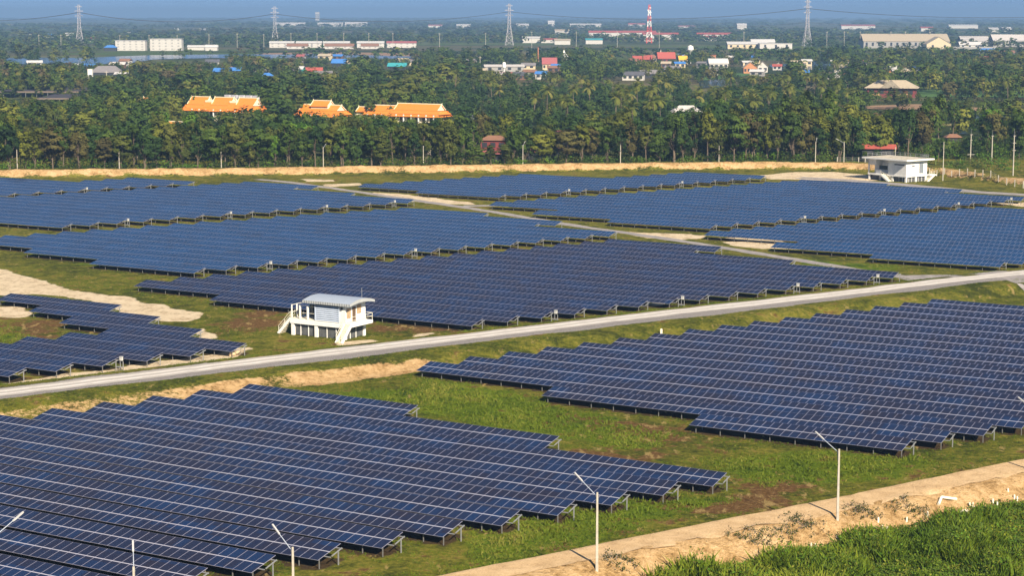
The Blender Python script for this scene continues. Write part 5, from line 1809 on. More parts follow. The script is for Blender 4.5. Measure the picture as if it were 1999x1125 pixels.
def building(name, label, px, D, w, d, h, roof, wall, style='gable', rz=0.0, rise=None, cat='house', group=None, windows=3, over=0.6, base=0.0, yrow=None):
    """w along the front, d deep, h to the eaves; centre of the front at px"""
    q = PD(px, D)
    o = thing(name, label, cat, (q[0], q[1], gz(*q) if D < 640 else float(drop(*q))), rz, group)
    wm, rm = mat(wall + ' house wall', WALLS[wall], .75, .14, .6), mat(roof + ' roof', ROOFS[roof], .5, .16, .8)
    rise = rise if rise is not None else d * 0.22
    MB().box(-w / 2, w / 2, 0, d, base - (0.6 if not base else 0), h, wm).build('wall', o)
    if base:
        for x in np.linspace(-w / 2 + .3, w / 2 - .3, max(2, int(w / 3))):
            for y in (.3, d - .3):
                MB().box(x - .15, x + .15, y - .15, y + .15, -.5, base, mat('timber post', (.12, .08, .06), .8)).build('stilt', o)
    x0, x1, y0, y1, t = -w / 2 - over, w / 2 + over, -over, d + over, .16
    b = MB()
    if style == 'gable':
        b.prism([(y0, h - .1), (d / 2, h + rise), (y1, h - .1), (y1, h - .1 - t), (d / 2, h + rise - t), (y0, h - .1 - t)], 0, x0, x1, rm)
    elif style == 'gable_front':
        b.prism([(x0, h - .1), (0, h + rise), (x1, h - .1), (x1, h - .1 - t), (0, h + rise - t), (x0, h - .1 - t)], 1, y0, y1, rm)
    elif style == 'hip':
        i = min(d, w) * .45
        vs = [(x0, y0, h), (x1, y0, h), (x1, y1, h), (x0, y1, h), (x0 + i, d / 2, h + rise), (x1 - i, d / 2, h + rise)]
        b.add(vs, [(0, 1, 5, 4), (1, 2, 5), (2, 3, 4, 5), (3, 0, 4), (3, 2, 1, 0)], rm)
    elif style == 'vault':
        prof = [(y0 + (y1 - y0) * k / 8, h + rise * math.sin(math.pi * k / 8)) for k in range(9)]
        b.prism(prof, 0, x0, x1, rm)
    else:
        b.box(x0, x1, y0, y1, h, h + .3, rm)
    r = b.build('roof', o)
    if style == 'gable_front':
        MB().add([(-w / 2, .0, h), (w / 2, .0, h), (0, .0, h + rise - t), (-w / 2, .15, h), (w / 2, .15, h), (0, .15, h + rise - t)], [(0, 1, 2), (5, 4, 3), (0, 3, 4, 1), (1, 4, 5, 2), (2, 5, 3, 0)], wm).build('gable', r)
    gm = mat('dark window', (0.035, 0.04, 0.05), .2, .2)
    for k in range(windows):
        x = -w / 2 + (k + .5) * w / windows
        ww = min(1.3, w / windows * .3)
        MB().box(x - ww, x + ww, -.06, -.003, base + (h - base) * .35, base + (h - base) * .8, gm).build('window', o)
    return o

building('stilt_house', 'dark red timber stilt house behind the wood edge trees', 962, 611, 8.0, 6, 5.6, 'rust', 'dark red', 'hip', -.15, 1.4, windows=3, base=2.2)
building('shed', 'low pink red tin roof below the dark red stilt house', 962, 596, 6.0, 4, 2.6, 'pink red', 'dark', 'gable', -.1, 0.8, 'shed', windows=0)
building('shed', 'pink red tin roof tucked behind the pale pole past the stilt house', 1058, 602, 9.5, 4, 2.9, 'pink red', 'dark', 'gable', -.2, 1.0, 'shed', windows=1)
building('house', 'house with faded pink hipped roof above the wood edge', 1095, 640, 7.0, 5, 6.6, 'pink red', 'white', 'hip', 0, 1.2)
building('house', 'red roofed house peeping over the trees beside the tall bare crown', 1285, 636, 5.0, 5, 5.4, 'red', 'white', 'hip', 0, 1.2)
building('shed', 'red roofed open shed behind the concrete house', 1720, 596, 9.6, 5, 4.3, 'red', 'dark', 'gable', -.1, 1.0, 'shed', windows=1, over=.8)
building('house', 'long cream building with weathered hipped roof in the fields', 1742, 1068, 26, 16, 5.0, 'tan', 'dark red', 'hip', -.25, 4.2, windows=5, over=1.6)
def cross_hip():
    o = [x for x in bpy.data.objects if x.get('label', '').startswith('long cream building')][0]
    tm = mat('grey weathered tiles', (0.24, 0.21, 0.16), .8, .35, .5)
    b = MB()
    b.add([(-6, -1.9, 5.05), (5, -1.9, 5.05), (5, 9, 5.05), (-6, 9, 5.05), (-0.5, 6.5, 9.4), (-0.5, 9, 9.4)], [(0, 1, 4), (1, 2, 5, 4), (3, 0, 4, 5)], tm)
    b.build('front_roof', o)
    MB().box(-12.9, -6, -.08, -.004, 0.2, 2.2, mat('peach plaster', (.62, .36, .18), .8)).box(2, 9, -.08, -.004, 0.2, 2.1, mat('peach plaster', (.62, .36, .18), .8)).build('lower_panel', o)
cross_hip()
building('house', 'black and white timbered house beside the longest orange roof', 908, 782, 11, 8, 3.4, 'dark grey', 'white', 'hip', -.1, 2.0)
building('house', 'low brick red house with awning behind the palms', 992, 742, 8, 6, 3.2, 'brick', 'cream', 'gable', 0, 1.4)
building('house', 'little house with dark tilted roof and yellow wall', 1078, 660, 5, 4, 6.2, 'dark grey', 'cream', 'gable', .3, 1.0, windows=1)
building('hut', 'grey thatched hut among the palms', 1343, 815, 12, 8, 5.0, 'pale grey', 'brown', 'hip', 0, 2.6, 'hut', windows=1)
building('house', 'small brick red roof in the thicket behind the bare fence pole', 1869, 690, 5, 4, 2.4, 'rust', 'dark', 'hip', 0, 1.2, windows=0)
building('house', 'small red roof by the stubby armed utility pole', 1912, 640, 3.4, 4, 4.6, 'red', 'dark', 'gable', 0, .9, windows=0)
building('house', 'red roof at the frame edge behind the three armed utility pole', 1998, 640, 5, 4, 5.2, 'red', 'dark', 'gable', 0, .9, windows=0)
# middle distance
VG = 'village houses beyond the palms'
mid_houses = [
    ('house', 'wide grey hipped house beside the white water tank', 205, 1385, 26, 14, 4.0, 'grey', 'dark', 'hip', 4.6), ('house', 'small white shop roof just past the wide grey house', 232, 1372, 9, 6, 3.4, 'white', 'dark', 'gable', 1.2),
    ('house', 'bright blue tarpaulin roof among brown palms, by a second blue roof', 430, 1420, 14, 7, 3.6, 'blue', 'dark', 'gable', 2.6), ('house', 'bright blue roof with teal end among brown palms', 456, 1430, 10, 7, 4.2, 'blue', 'dark', 'gable', 2.2),
    ('house', 'low bright blue roof beside tall dark tree', 520, 1330, 9, 7, 3.4, 'blue', 'dark', 'hip', 2.0), ('house', 'long white roofed house with green end wall', 574, 1440, 14, 8, 5.0, 'white', 'teal', 'gable', 2.0),
    ('house', 'white gabled house with red roof', 612, 1385, 13, 9, 4.4, 'red', 'white', 'gable', 3.2), ('house', 'blue roof half hidden by palms past the red roofed house', 660, 1640, 14, 8, 4.0, 'blue', 'dark', 'gable', 3.4),
    ('house', 'turquoise shed roof below the flooded field', 774, 1545, 17, 8, 4.0, 'teal', 'dark', 'gable', 2.6), ('house', 'cream house with small tan gable behind the brown tree', 686, 1350, 6, 6, 3.6, 'pale grey', 'cream', 'gable_front', 1.6),
    ('house', 'cream house with grey gable beside the brown tree', 722, 1265, 8, 6, 3.6, 'grey', 'cream', 'gable_front', 2.0), ('house', 'tall grey timber house on stilts above the palms', 920, 1590, 9, 8, 7.0, 'grey', 'brown', 'gable', 2.0),
    ('warehouse', 'pale flat warehouse beside the brick chimney', 985, 1520, 36, 12, 4.6, 'pale grey', 'grey', 'gable', 1.4), ('house', 'dark red gabled barn with white end', 1073, 1560, 13, 12, 5.5, 'pink red', 'cream', 'gable', 5.0),
    ('house', 'long dark grey roof by the blue gable', 1012, 1340, 16, 10, 3.4, 'dark grey', 'brown', 'hip', 2.4), ('house', 'white house with bright blue gable', 1056, 1350, 9, 7, 4.4, 'blue', 'white', 'gable', 1.6),
    ('house', 'grey low roof past the blue gable', 1092, 1340, 17, 8, 3.2, 'grey', 'dark', 'hip', 2.2), ('house', 'white house with blue grey roof by the green field edge', 1236, 1330, 17, 9, 4.0, 'dark grey', 'white', 'gable', 2.4),
    ('house', 'long grey roof above the green field edge', 1268, 1372, 20, 9, 3.6, 'grey', 'dark', 'gable', 2.6), ('hall', 'white hall with teal lower wall among trees', 1312, 1420, 12, 9, 5.2, 'grey', 'white', 'gable', 2.6),
    ('hall', 'temple building with bright red tiled roof and gold finials', 1245, 1760, 9, 9, 4.0, 'red', 'dark red', 'gable', 3.2), ('hall', 'second small red temple roof of the line', 1262, 1765, 6, 8, 4.0, 'red', 'dark red', 'gable', 3.2),
    ('hall', 'red temple roof beside the grey spire', 1268, 1772, 5, 8, 4.4, 'red', 'dark red', 'gable', 3.2), ('hall', 'large red temple roof with white gable trim', 1302, 1760, 18, 12, 5.0, 'red', 'dark red', 'gable', 5.6),
    ('hall', 'golden yellow pavilion roof beside the white water tower', 1335, 1740, 9, 8, 4.4, 'yellow', 'cream', 'gable', 3.4), ('hall', 'brick red hall standing above the dark tree', 1385, 1760, 14, 10, 8.0, 'brick', 'brick', 'flat', .4),
    ('hall', 'broad white vaulted hall beside the large dark tree', 1404, 1590, 18, 14, 5.0, 'white', 'white', 'vault', 4.0), ('house', 'white waterside house reflected in the pond', 1402, 1420, 13, 8, 4.0, 'grey', 'white', 'gable', 2.4),
    ('hall', 'tan temple pavilion on the pond bank', 1466, 1470, 12, 8, 5.2, 'tan', 'brick', 'gable_front', 4.2), ('hall', 'second tan pavilion at the pond', 1490, 1500, 9, 8, 5.0, 'tan', 'white', 'gable_front', 4.0),
    ('house', 'small house with red awning by the lake', 1518, 1560, 8, 6, 3.6, 'red', 'white', 'gable', 1.6), ('house', 'stilt house with teal roof over the lake', 1558, 1540, 8, 6, 6.0, 'teal', 'brown', 'flat', .3),
    ('house', 'pale blue tent roof beside the tall trees', 1547, 1330, 9, 5, 3.4, 'blue', 'grey', 'gable', 1.0), ('house', 'row of weathered sheds with white end roof', 1640, 1650, 16, 7, 4.0, 'white', 'brown', 'gable', 2.0),
    ('house', 'rust roofed sheds beside the white end roof', 1664, 1660, 10, 7, 4.4, 'rust', 'brown', 'gable', 1.8), ('house', 'white gable end between tall trees', 1637, 1290, 5, 6, 4.6, 'white', 'white', 'gable_front', 2.0),
    ('house', 'white roofed cottage in the far palm grove', 1740, 1500, 10, 6, 3.6, 'white', 'brick', 'gable', 1.6), ('house', 'grey village roof past the white cottage', 1758, 1450, 12, 6, 3.4, 'pale grey', 'brown', 'gable', 1.4),
    ('house', 'bright blue village roof below the lone tall palm', 1800, 1490, 14, 7, 3.6, 'blue', 'grey', 'gable', 1.8), ('house', 'rust red village roof below the lone tall palm', 1818, 1620, 14, 6, 4.0, 'rust', 'grey', 'gable', 1.4),
    ('house', 'pale roof beside the straight road', 1915, 1215, 8, 6, 3.6, 'pale grey', 'brown', 'gable', 1.6), ('house', 'blue roofed house far up the straight road', 1932, 2100, 26, 9, 5.0, 'blue', 'grey', 'gable', 2.6),
    ('house', 'grey roofs beside the blue roofed house', 1962, 2050, 24, 9, 4.0, 'rust', 'grey', 'gable', 2.2), ('house', 'grey rust roof at the road bend', 1930, 1400, 18, 8, 4.2, 'rust', 'grey', 'gable', 2.0), ('house', 'small red gable under the road bend roof', 1926, 1310, 7, 6, 3.4, 'red', 'brown', 'gable_front', 1.8)]
for nm, lab, px, D, w, d, h, rf, wl, st, rise in mid_houses:
    building(nm, lab, px, D, w * .85, d * .9, h * .9, rf, wl, st, random.uniform(-.25, .1), rise, nm, VG, windows=2 if w < 12 else 4)

rv = np.random.default_rng(63)
hamlets = [(1215, 1480, 1300, 1900, 16), (930, 1110, 1330, 1900, 10), (1560, 1990, 1250, 2000, 22), (480, 800, 1300, 1900, 12), (60, 460, 1350, 1750, 7)]
TINTS = ['grey', 'pale grey', 'rust', 'rust', 'white', 'pink red', 'dark grey', 'blue', 'tan']
for k, (a, b, d0, d1, cnt) in enumerate(hamlets):
    place = ('by the temple pond', 'around the white water tank on a pole', 'along the straight far road', 'short of the flooded field', 'among the brown palms')[k]
    for j in range(cnt):
        rf = TINTS[rv.integers(len(TINTS))]
        building('house', 'small %s roofed village house %s' % (rf, place), rv.uniform(a, b), rv.uniform(d0, d1), rv.uniform(7, 13), 6, rv.uniform(3, 4.6), rf, ['white', 'brown', 'grey', 'cream'][rv.integers(4)], 'gable', rv.uniform(-.5, .4), rv.uniform(1.2, 2.2), 'house', 'small village houses %s' % place, windows=2)
# far industry and estates
def estate(label, px0, px1, D, h, roof, wall, n_floor, name='apartment_block', style='flat', cat='apartment block', rise=1.0, d=14):
    w = (px1 - px0) / FPX * D
    o = building(name, label, (px0 + px1) / 2, D, w, d, h, roof, wall, style, 0, rise, cat, 'pale buildings far across the fields', windows=0)
    gm = mat('pale far window', (0.30, 0.29, 0.28), .5)
    n = max(2, int(w / 7))
    for f in range(n_floor):
        for k in range(n):
            x = -w / 2 + (k + .5) * w / n
            z = (f + .35) * h / n_floor
            MB().box(x - 1.1, x + 1.1, -.1, -.005, z, z + h / n_floor * .4, gm).build('window', o)
    return o
estate('cream four storey apartment block before the second pylon', 225, 283, 2330, 12, 'white', 'white', 4)
estate('larger cream apartment block with stepped roofline', 293, 354, 2330, 14, 'white', 'white', 4)
building('shed', 'bright blue shed roof beside the cream apartment block', 214, 2310, 14, 9, 4, 'blue', 'dark', 'hip', 0, 3, 'shed', windows=0)
building('warehouse', 'long low white shed past the apartment blocks', 382, 2360, 20, 9, 4, 'white', 'white', 'gable', 0, 2, 'warehouse', windows=0)
building('warehouse', 'white vaulted shed past the apartment blocks', 412, 2330, 14, 10, 4, 'white', 'white', 'vault', 0, 3, 'warehouse', windows=0)
for k, (a, b) in enumerate(((526, 573), (578, 627), (631, 682), (697, 749), (755, 812))):
    estate('white estate row, %s of five beyond the flooded field' % ORD[k], a, b, 2520, 6.2, 'white' if k < 4 else 'pink red', 'white', 2, 'estate_row', 'gable', 'housing row', 2.2, 12)
for k, (a, b) in enumerate(((560, 600), (634, 690), (705, 738))):
    estate('maroon roofed terrace before the white estate rows, %s of three' % ORD[k], a, b, 2440, 3.6, 'rust', 'white', 1, 'terrace', 'gable', 'housing row', 3, 10)
building('warehouse', 'huge pale roofed warehouse on the horizon plain', 1770, 2480, 108, 50, 9, 'tan', 'grey', 'gable', -.04, 9, 'warehouse', windows=14)
building('warehouse', 'cream gabled annexe at the end of the huge warehouse', 1833, 2440, 30, 30, 6, 'tan', 'cream', 'gable_front', -.04, 9, 'warehouse', windows=2)
building('warehouse', 'grey roofed factory hall past the huge warehouse', 1905, 2640, 38, 30, 7, 'pale grey', 'white', 'gable', 0, 6, 'warehouse', windows=5)
building('warehouse', 'blue grey factory roof at the frame edge', 1972, 2600, 44, 30, 8, 'pale grey', 'grey', 'gable', 0, 8, 'warehouse', windows=5)
building('warehouse', 'row of small white gabled sheds before the factory hall', 1900, 2500, 34, 14, 4, 'white', 'white', 'gable', 0, 4, 'warehouse', windows=4)
building('wall_block', 'long pale boundary wall before the factory', 1905, 2400, 54, 1, 3, 'pale grey', 'grey', 'flat', 0, .2, 'wall', windows=0, over=.1)
building('warehouse', 'white shop hall with red band near the fourth pylon', 1460, 2440, 50, 20, 6, 'white', 'cream', 'gable', 0, 3, 'shop', windows=6)
building('warehouse', 'white petrol station canopy beside the fourth pylon', 1515, 2420, 40, 18, 7, 'white', 'white', 'flat', 0, .5, 'shop', windows=3)
building('warehouse', 'white vaulted hall below the fourth pylon', 1490, 2520, 30, 20, 7, 'white', 'white', 'vault', 0, 4, 'warehouse', windows=0)
far_list = [(620, 60, 9000, 46, 'tower_block', 'pale tower block standing alone on the horizon', 18), (565, 47, 6200, 9, 'warehouse', 'white factory on the horizon before the tower block', 100), (645, 47, 6200, 9, 'warehouse', 'white factory under the tower block', 80), (695, 46, 6200, 10, 'warehouse', 'white factory with dark chimney past the tower block', 70),
            (1020, 48, 5600, 9, 'warehouse', 'white shed beside the third pylon on the horizon', 36), (1076, 45, 6000, 14, 'warehouse', 'small white block alone on the horizon', 20), (1143, 48, 5600, 9, 'warehouse', 'long white factory between third pylon and mast', 90), (1243, 47, 5600, 10, 'warehouse', 'white double shed just before the red mast', 48),
            (1448, 51, 5000, 12, 'warehouse', 'white block midway between mast and fourth pylon', 24), (1675, 49, 5200, 9, 'warehouse', 'pink factory past the fourth pylon', 90), (1396, 66, 3300, 8, 'warehouse', 'pale roofed hall with red side', 60), (1345, 47, 5400, 6, 'warehouse', 'pale pink shed just past the mast', 60), (850, 47, 5600, 7, 'warehouse', 'pink shed midway between second and third pylons', 40), (905, 47, 5600, 8, 'warehouse', 'white shed short of the third pylon', 40),
            (135, 70, 3400, 7, 'warehouse', 'white shed just before the first pylon', 14), (97, 70, 3500, 5, 'house', 'pale blue shed between far poles', 14), (175, 77, 3000, 5, 'house', 'red roofed farm behind the first pylon', 16), (250, 65, 3900, 5, 'house', 'white farm past the first pylon', 8), (395, 56, 4600, 5, 'house', 'white farm midway to the second pylon', 14), (345, 55, 4700, 5, 'house', 'lone white shed before the second pylon', 10),
            (1100, 62, 3900, 8, 'warehouse', 'tan roofed shed before the long pale factory', 34), (1215, 68, 3500, 9, 'warehouse', 'long pale factory with red end below the mast', 120), (1290, 70, 3300, 8, 'warehouse', 'white and red sheds just past the mast', 60), (1037, 81, 2900, 7, 'house', 'white storey house near the third pylon', 26), (1072, 82, 2900, 5, 'house', 'red and white houses past the third pylon', 24), (1098, 86, 2750, 6, 'house', 'white house with round tank on a tower', 22), (1160, 84, 2800, 6, 'house', 'teal roofed house below the mast line', 24), (1237, 76, 3100, 6, 'house', 'white house with steep red roof below the mast', 9), (1267, 77, 3050, 6, 'house', 'white hut at the foot of the mast', 14), (1385, 74, 3100, 6, 'house', 'red roofed hall past the mast', 22),
            (60, 70, 3450, 5, 'house', 'tiny white farm near the frame edge', 6), (1940, 60, 4200, 9, 'warehouse', 'white factory tower behind the grey factory', 20), (1880, 50, 5400, 8, 'warehouse', 'white roofs high on the plain past the warehouse', 80), (1810, 57, 4600, 8, 'warehouse', 'red roofs above the huge warehouse', 30), (1965, 58, 4500, 8, 'house', 'white house high on the plain at the frame edge', 20)]
for px, py, D, h, nm, lab, w in far_list:
    rf = 'red' if ('red' in lab or 'pink' in lab) else ('teal' if 'teal' in lab else ('blue' if 'pale blue' in lab else ('tan' if 'tan' in lab else 'white')))
    rf = 'pink red' if 'pink' in lab else rf
    building(nm, lab, px, D, w, min(w, 24), h, rf, 'white', 'flat' if nm == 'tower_block' else 'gable', 0, 0.4 if nm == 'tower_block' else h * .35, nm.split('_')[0] if nm == 'warehouse' else nm.replace('_', ' '), 'pale buildings far across the fields', windows=3 if nm == 'tower_block' else 0)

# dark sheeted shade roofs at the frame edge
SHADE = mat('dark shade cloth', (0.045, 0.040, 0.048), .8, .2)
for k, (px0, px1, D, z, lab) in enumerate(((-40, 150, 1065, 3.2, 'longer dark shade roof behind the crowns by the frame edge'), (66, 130, 1000, 2.4, 'shorter dark shade roof with pale front edge below the longer one'))):
    a, b = PD(px0, D), PD(px1, D)
    o = thing('shade_roof', lab, 'shade roof', (a[0], a[1], 0), 0.03 * k)
    L = b[0] - a[0]
    MB().box(0, L, 0, 48, z, z + .15, SHADE).build('sheet', o)
    MB().box(0, L, -.3, -.01, z - .6, z + .2, mat('pale edge board', (.16, .125, .10), .8)).build('edge_board', o)
    for x in np.arange(0, L, 6):
        MB().box(x - .1, x + .1, .1, .3, -.5, z, GALV).build('post', o)

# ------------------------------------------------------------------ tanks, towers, chimney, spires
def water_tank(label, px, D, ytop, ybot, r, shape, group=None):
    q = PD(px, D)
    z1, z0 = CAM_H - (ytop - HORIZON) / FPX * D, CAM_H - (ybot - HORIZON) / FPX * D
    o = thing('water_tower', label, 'water tower', (q[0], q[1], float(drop(*q))), 0, group)
    if shape == 'box':
        for x in (-r * .8, r * .8):
            for y in (-r * .8, r * .8):
                MB().beam((x * 1.15, y * 1.15, -.5), (x, y, z0 + .1), .35, .35, WHITE).build('leg', o)
        MB().box(-r, r, -r, r, z0, z1, WHITE).box(-r - .15, r + .15, -r - .15, r + .15, z1, z1 + .25, WHITE2).build('tank', o)
    else:
        MB().tube((0, 0, -.5), (0, 0, z0), r * .32, r * .28, WHITE, 10).build('shaft', o)
        MB().tube((0, 0, z0 - r * .9), (0, 0, z0), r * .3, r, WHITE, 14).tube((0, 0, z0), (0, 0, z1), r, r * .9, WHITE, 14).tube((0, 0, z1), (0, 0, z1 + r * .4), r * .9, r * .1, WHITE2, 14).build('tank', o)
water_tank('white box water tank on four legs beside the wide grey house', 174.5, 1370, 133, 143, 1.55, 'box')
water_tank('white mushroom water tower between golden pavilion and brick hall', 1348, 1760, 88.5, 95, 2.9, 'round')
water_tank('white water tank on a pole beside the brick chimney', 984, 1480, 120, 129, 1.5, 'round')
water_tank('small white bowl water tower by the green field', 1877, 1110, 154, 158, 1.1, 'round')
def chimney(label, px, D, ytop, r, m, name='chimney', cat='chimney'):
    q = PD(px, D)
    z1 = CAM_H - (ytop - HORIZON) / FPX * D
    o = MB().tube((0, 0, -.5), (0, 0, z1), r, r * .8, m, 10).tube((0, 0, z1 - .4), (0, 0, z1 + .2), r * 1.0, r * 1.0, m, 10).build(name, None, (q[0], q[1], float(drop(*q))))
    tag(o, label, cat)
chimney('brick chimney rising over the trees past the third pylon', 1050.5, 1700, 91, 0.75, mat('chimney brick', (.36, .15, .08), .8, .2))
chimney('thin dark chimney on the white factory', 672, 6200, 41, 3.0, mat('soot', (.02, .02, .02), .8))
def spire(label, px, D, yb, yt, wpx, m, steps):
    q = PD(px, D)
    z0, z1 = CAM_H - (yb - HORIZON) / FPX * D, CAM_H - (yt - HORIZON) / FPX * D
    o = thing('temple_spire', label, 'temple spire', (q[0], q[1], 0))
    w = wpx / FPX * D / 2
    b = MB().box(-w, w, -w, w, -1, z0, m)
    for k in range(steps):
        f0, f1 = k / steps, (k + .55) / steps
        a, c = w * (1 - f0) ** 1.4 + .15, w * (1 - f1) ** 1.4 * .8 + .12
        za, zb = z0 + (z1 - z0) * k / steps, z0 + (z1 - z0) * (k + 1) / steps
        b.add([(-a, -a, za), (a, -a, za), (a, a, za), (-a, a, za), (-c, -c, zb), (c, -c, zb), (c, c, zb), (-c, c, zb)], [(3, 2, 1, 0), (4, 5, 6, 7), (0, 1, 5, 4), (1, 2, 6, 5), (2, 3, 7, 6), (3, 0, 4, 7)], m)
    b.build('stepped_spire', o)
spire('grey stepped spire beside the red temple roofs', 1290, 1770, 109, 95, 11, mat('spire stucco', (.36, .27, .22), .8, .2), 6)
spire('white stepped pagoda before the red barn', 1101, 1700, 111, 96, 22, WHITE2, 5)
def gold_dome():
    q = PD(1195, 1800)
    o = thing('gold_dome', 'golden ball finial standing on a dark post', 'finial', (q[0], q[1], 0))
    m = mat('gold leaf', (.72, .38, .03), .35, .1, metal=.4)
    z = CAM_H - (109 - HORIZON) / FPX * 1800
    b = MB()
    for k in range(6):
        t0, t1 = math.pi * k / 6, math.pi * (k + 1) / 6
        b.tube((0, 0, z - 1.5 * math.cos(t0)), (0, 0, z - 1.5 * math.cos(t1)), max(.02, 1.5 * math.sin(t0)), max(.02, 1.5 * math.sin(t1)), m, 10)
    b.build('ball', o)
    MB().tube((0, 0, -.5), (0, 0, z - 1.4), .6, .5, DARK, 8).build('post', o)
gold_dome()

STEEL = mat('pale lattice steel', (0.42, 0.40, 0.42), 0.5, 0.08, metal=0.2)
REDP = mat('red mast paint', (0.55, 0.06, 0.04), 0.5, 0.1)
def lattice(o, h, wb, wt, bays, t, mats_, name='lattice_tower', waist=None):
    for b_ in range(bays):
        z0, z1 = h * b_ / bays, h * (b_ + 1) / bays
        def wd(z):
            f = z / h
            if waist and f < waist[0]:
                return wb + (waist[1] - wb) * f / waist[0]
            if waist:
                return waist[1] + (wt - waist[1]) * (f - waist[0]) / (1 - waist[0])
            return wb + (wt - wb) * f
        a, c = wd(z0) / 2, wd(z1) / 2
        m = mats_[b_ * len(mats_) // bays] if len(mats_) > 1 else mats_[0]
        bb = MB()
        lo = [(-a, -a, z0), (a, -a, z0), (a, a, z0), (-a, a, z0)]
        hi = [(-c, -c, z1), (c, -c, z1), (c, c, z1), (-c, c, z1)]
        for k in range(4):
            j = (k + 1) % 4
            bb.beam(lo[k], hi[k], t, t, m)
            bb.beam(lo[k], hi[j], t * .6, t * .6, m)
            bb.beam(lo[j], hi[k], t * .6, t * .6, m)
            bb.beam(hi[k], hi[j], t * .6, t * .6, m)
        bb.build(name, o)
PYL = [(155.5, 2760, 9), (537, 2740, 12.5), (994, 2700, 7), (1575.5, 2640, -1)]
PEND = []
for k, (px, D, yt) in enumerate(PYL):
    q = PD(px, D)
    h = CAM_H - (yt - HORIZON) / FPX * D - float(drop(*q))
    o = thing('power_pylon', 'pale lattice power pylon, %s along the line counting toward the huge warehouse' % ORD[k], 'pylon', (q[0], q[1], float(drop(*q))), .12, 'power pylons on the horizon plain')
    lattice(o, h, 11.0, 2.4, 9, .34, [STEEL], waist=(.42, 4.2))
    for f, w in ((.72, 11), (.84, 12), (.95, 9)):
        MB().beam((-w / 2, 0, h * f), (w / 2, 0, h * f), .5, .5, STEEL).beam((-w / 2, 0, h * f), (0, 0, h * f + 2.4), .25, .25, STEEL).beam((w / 2, 0, h * f), (0, 0, h * f + 2.4), .25, .25, STEEL).build('crossarm', o)
    PEND.append((q[0], q[1], h))
LINE = mat('dark power cable', (0.05, 0.05, 0.055), .5)
first = (PEND[0][0] - (PEND[1][0] - PEND[0][0]), PEND[0][1] + 20, PEND[0][2])
last = (PEND[3][0] + (PEND[3][0] - PEND[2][0]) * 1.15, PEND[3][1] - 60, PEND[3][2])
ends = [first] + PEND + [last]
for f, sag, r, lab in ((.80, 12, .30, 'upper power cable strung between the pylons'), (.80, 12, .30, 'second upper power cable strung behind the first'), (.50, 8, .16, 'faint lower power cable strung between the pylons')):
    b = MB()
    off = 5 if 'second' in lab else (-5 if r > .2 else 0)
    for a, c in zip(ends[:-1], ends[1:]):
        pts = []
        for k in range(25):
            t = k / 24
            pts.append((a[0] + (c[0] - a[0]) * t, a[1] + off + (c[1] - a[1]) * t, a[2] * f * (1 - t) + c[2] * f * t - sag * 4 * t * (1 - t)))
        b.path(pts, [r] * 25, LINE, 5)
    tag(b.build('power_cable'), lab, 'power cable')
q = PD(1267, 2880)
o = thing('radio_mast', 'red and white lattice radio mast on the plain', 'radio mast', (q[0], q[1], float(drop(*q))))
hm = CAM_H - (9 - HORIZON) / FPX * 2880 + .6
lattice(o, hm, 8.0, 2.0, 7, .75, [REDP, WHITE, REDP, WHITE, REDP, WHITE, REDP], 'mast_section')
for z, x in ((.80, 1.6), (.86, -1.5), (.66, 1.8), (.92, 1.2)):
    MB().tube((x, -1.0, hm * z), (x, -1.5, hm * z), 1.3, 1.3, WHITE, 12).build('dish_antenna', o)
def far_pole(px, D, yb, yt, k):
    q = PD(px, D)
    h = CAM_H - (yt - HORIZON) / FPX * D - float(drop(*q))
    o = MB().tube((0, 0, -.5), (0, 0, h), .32, .24, CONC, 6).box(-1.2, 1.2, -.15, .15, h - 1.2, h - .9, CONC).build('distant_pole', None, (q[0], q[1], float(drop(*q))))
    return o
fp = [(76, 66, 92), (119, 66, 94), (234, 67, 80), (291, 66, 84), (346, 67, 78), (408, 65, 84), (463, 64, 88), (515, 65, 88), (568, 63, 76), (619, 63, 75), (671, 63, 75), (720, 63, 75), (767, 63, 75), (858, 63, 78), (948, 63, 80), (1038, 60, 78), (1125, 60, 78), (1205, 60, 76), (1287, 60, 80), (1452, 60, 80), (1614, 60, 80), (1648, 60, 80), (1679, 60, 80), (1739, 60, 70), (1767, 60, 70), (1815, 60, 70)]
for k, (px, yt, yb) in enumerate(fp):
    D = min(2500, 47 * 3800 / (yb - 19.0))
    tag(far_pole(px, D, yb, yt, k), 'slim pale pole in the line across the far plain', 'pole', 'slim poles across the far plain')
tp = [(1948, 124, 1900), (1956, 121, 1800), (1966, 117, 1850), (1972, 109, 1800), (1981, 108, 1800), (1986, 118, 1950), (1938, 134, 1650)]
for px, yt, D in tp:
    tag(far_pole(px, D, 0, yt, 0), 'utility pole beside the straight pale road far off', 'pole', 'utility poles beside the straight far road')
for px, yt, D in ((249, 116, 1480), (206, 136, 1250), (111, 139, 1350), (698, 120, 1560), (717, 118, 1600), (962, 130, 1500), (937, 108, 1560), (1520, 120, 1640), (1563, 160, 1010), (1735, 112, 1620)):
    tag(far_pole(px, D, 0, yt, 0), 'lone utility pole among trees and village roofs', 'pole', 'lone utility poles among the village trees')

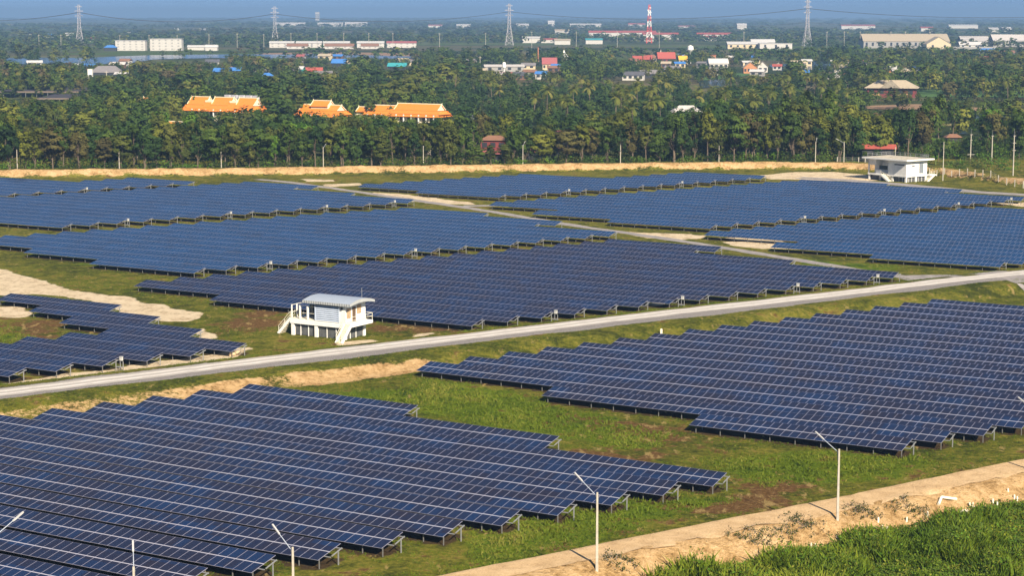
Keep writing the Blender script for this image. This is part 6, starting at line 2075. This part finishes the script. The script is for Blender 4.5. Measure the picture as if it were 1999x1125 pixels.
# ------------------------------------------------------------------ water, pale road and green fields in the distance
WATER = NT('flood water')
WATER.b.inputs['Base Color'].default_value = (0.020, 0.035, 0.060, 1)
WATER.b.inputs['Roughness'].default_value = 0.12
WATER.b.inputs['Specular IOR Level'].default_value = 0.6
WATER.bump(WATER.noise(.25, 3), .10, .3)
def flat_sheet(name, pts, material, lift):
    w = [P(a, b) for a, b in pts]
    me = bpy.data.meshes.new(name)
    me.from_pydata([(p[0], p[1], float(drop(*p)) + lift) for p in w], [], [tuple(range(len(w)))])
    me.materials.append(material)
    o = link(name, me)
    tag(o, kind='structure')
flat_sheet('water', [(-60, 120), (25, 122), (45, 129), (60, 132), (42, 126), (90, 124), (140, 124), (170, 127), (262, 122), (300, 116), (420, 113), (560, 116), (700, 116), (800, 115), (860, 113), (800, 110), (700, 107), (620, 105), (560, 106), (430, 106), (300, 107.5), (250, 109), (160, 113), (60, 112), (22, 113), (-60, 114)], WATER.m, .45)
flat_sheet('water', [(1364, 158), (1412, 154), (1420, 162), (1410, 171), (1368, 172)], WATER.m, .4)
flat_sheet('water', [(1500, 128), (1580, 119), (1670, 122), (1690, 128), (1600, 136), (1520, 138)], WATER.m, .4)
flat_sheet('water', [(1855, 262), (1885, 258), (1890, 268), (1860, 272)], WATER.m, .35)
flat_sheet('water', [(1905, 224), (1999, 221), (1999, 232), (1905, 234)], WATER.m, .35)
flat_sheet('water', [(1480, 212), (1560, 209), (1560, 218), (1490, 219)], WATER.m, .35)
flat_sheet('distant_road', [(1935, 151), (1946, 150), (1990, 130), (2020, 121), (2012, 121), (1980, 131)], mat('pale road dust', (.55, .48, .42), .9), .3)
def field_mat(nm, c):
    return mat(nm, c, .9, .25, .08)
flat_sheet('field', [(1790, 176), (1999, 178), (2060, 184), (2060, 191), (1900, 190), (1800, 190)], field_mat('rice field', (.055, .13, .02)), .3)
flat_sheet('field', [(1370, 150), (1400, 144), (1480, 140), (1460, 148), (1400, 156), (1372, 158)], field_mat('rice field', (.055, .13, .02)), .3)
flat_sheet('field', [(565, 205), (580, 203), (580, 212), (566, 213)], field_mat('rice field', (.055, .13, .02)), .3)
flat_sheet('field', [(1690, 207), (1790, 204), (1999, 216), (1999, 220), (1790, 215), (1690, 213)], field_mat('bare paddy bank', (.26, .16, .09)), .3)
flat_sheet('field', [(430, 113.5), (800, 117), (880, 111), (800, 103), (640, 101), (520, 103)], field_mat('bare paddy bank', (.26, .16, .09)), .3)
flat_sheet('field', [(1800, 243), (1999, 240), (1999, 246), (1800, 247)], field_mat('dry grass strip', (.20, .17, .06)), .3)

# ------------------------------------------------------------------ the air between
def haze():
    m = bpy.data.materials.new('haze air')
    m.use_nodes = True
    nt = m.node_tree
    nt.nodes.clear()
    out = nt.nodes.new('ShaderNodeOutputMaterial')
    v = nt.nodes.new('ShaderNodeVolumePrincipled')
    v.inputs['Color'].default_value = (*HAZE_COLOR, 1)
    v.inputs['Density'].default_value = HAZE_DENSITY
    v.inputs['Anisotropy'].default_value = 0.0
    nt.links.new(v.outputs[0], out.inputs['Volume'])
    o = MB().box(-15500, 15500, -400, 27500, -62, 72, m).build('haze')
    tag(o, kind='stuff')
HAZE_COLOR, HAZE_DENSITY = (0.26, 0.45, 0.76), 0.00014
haze()
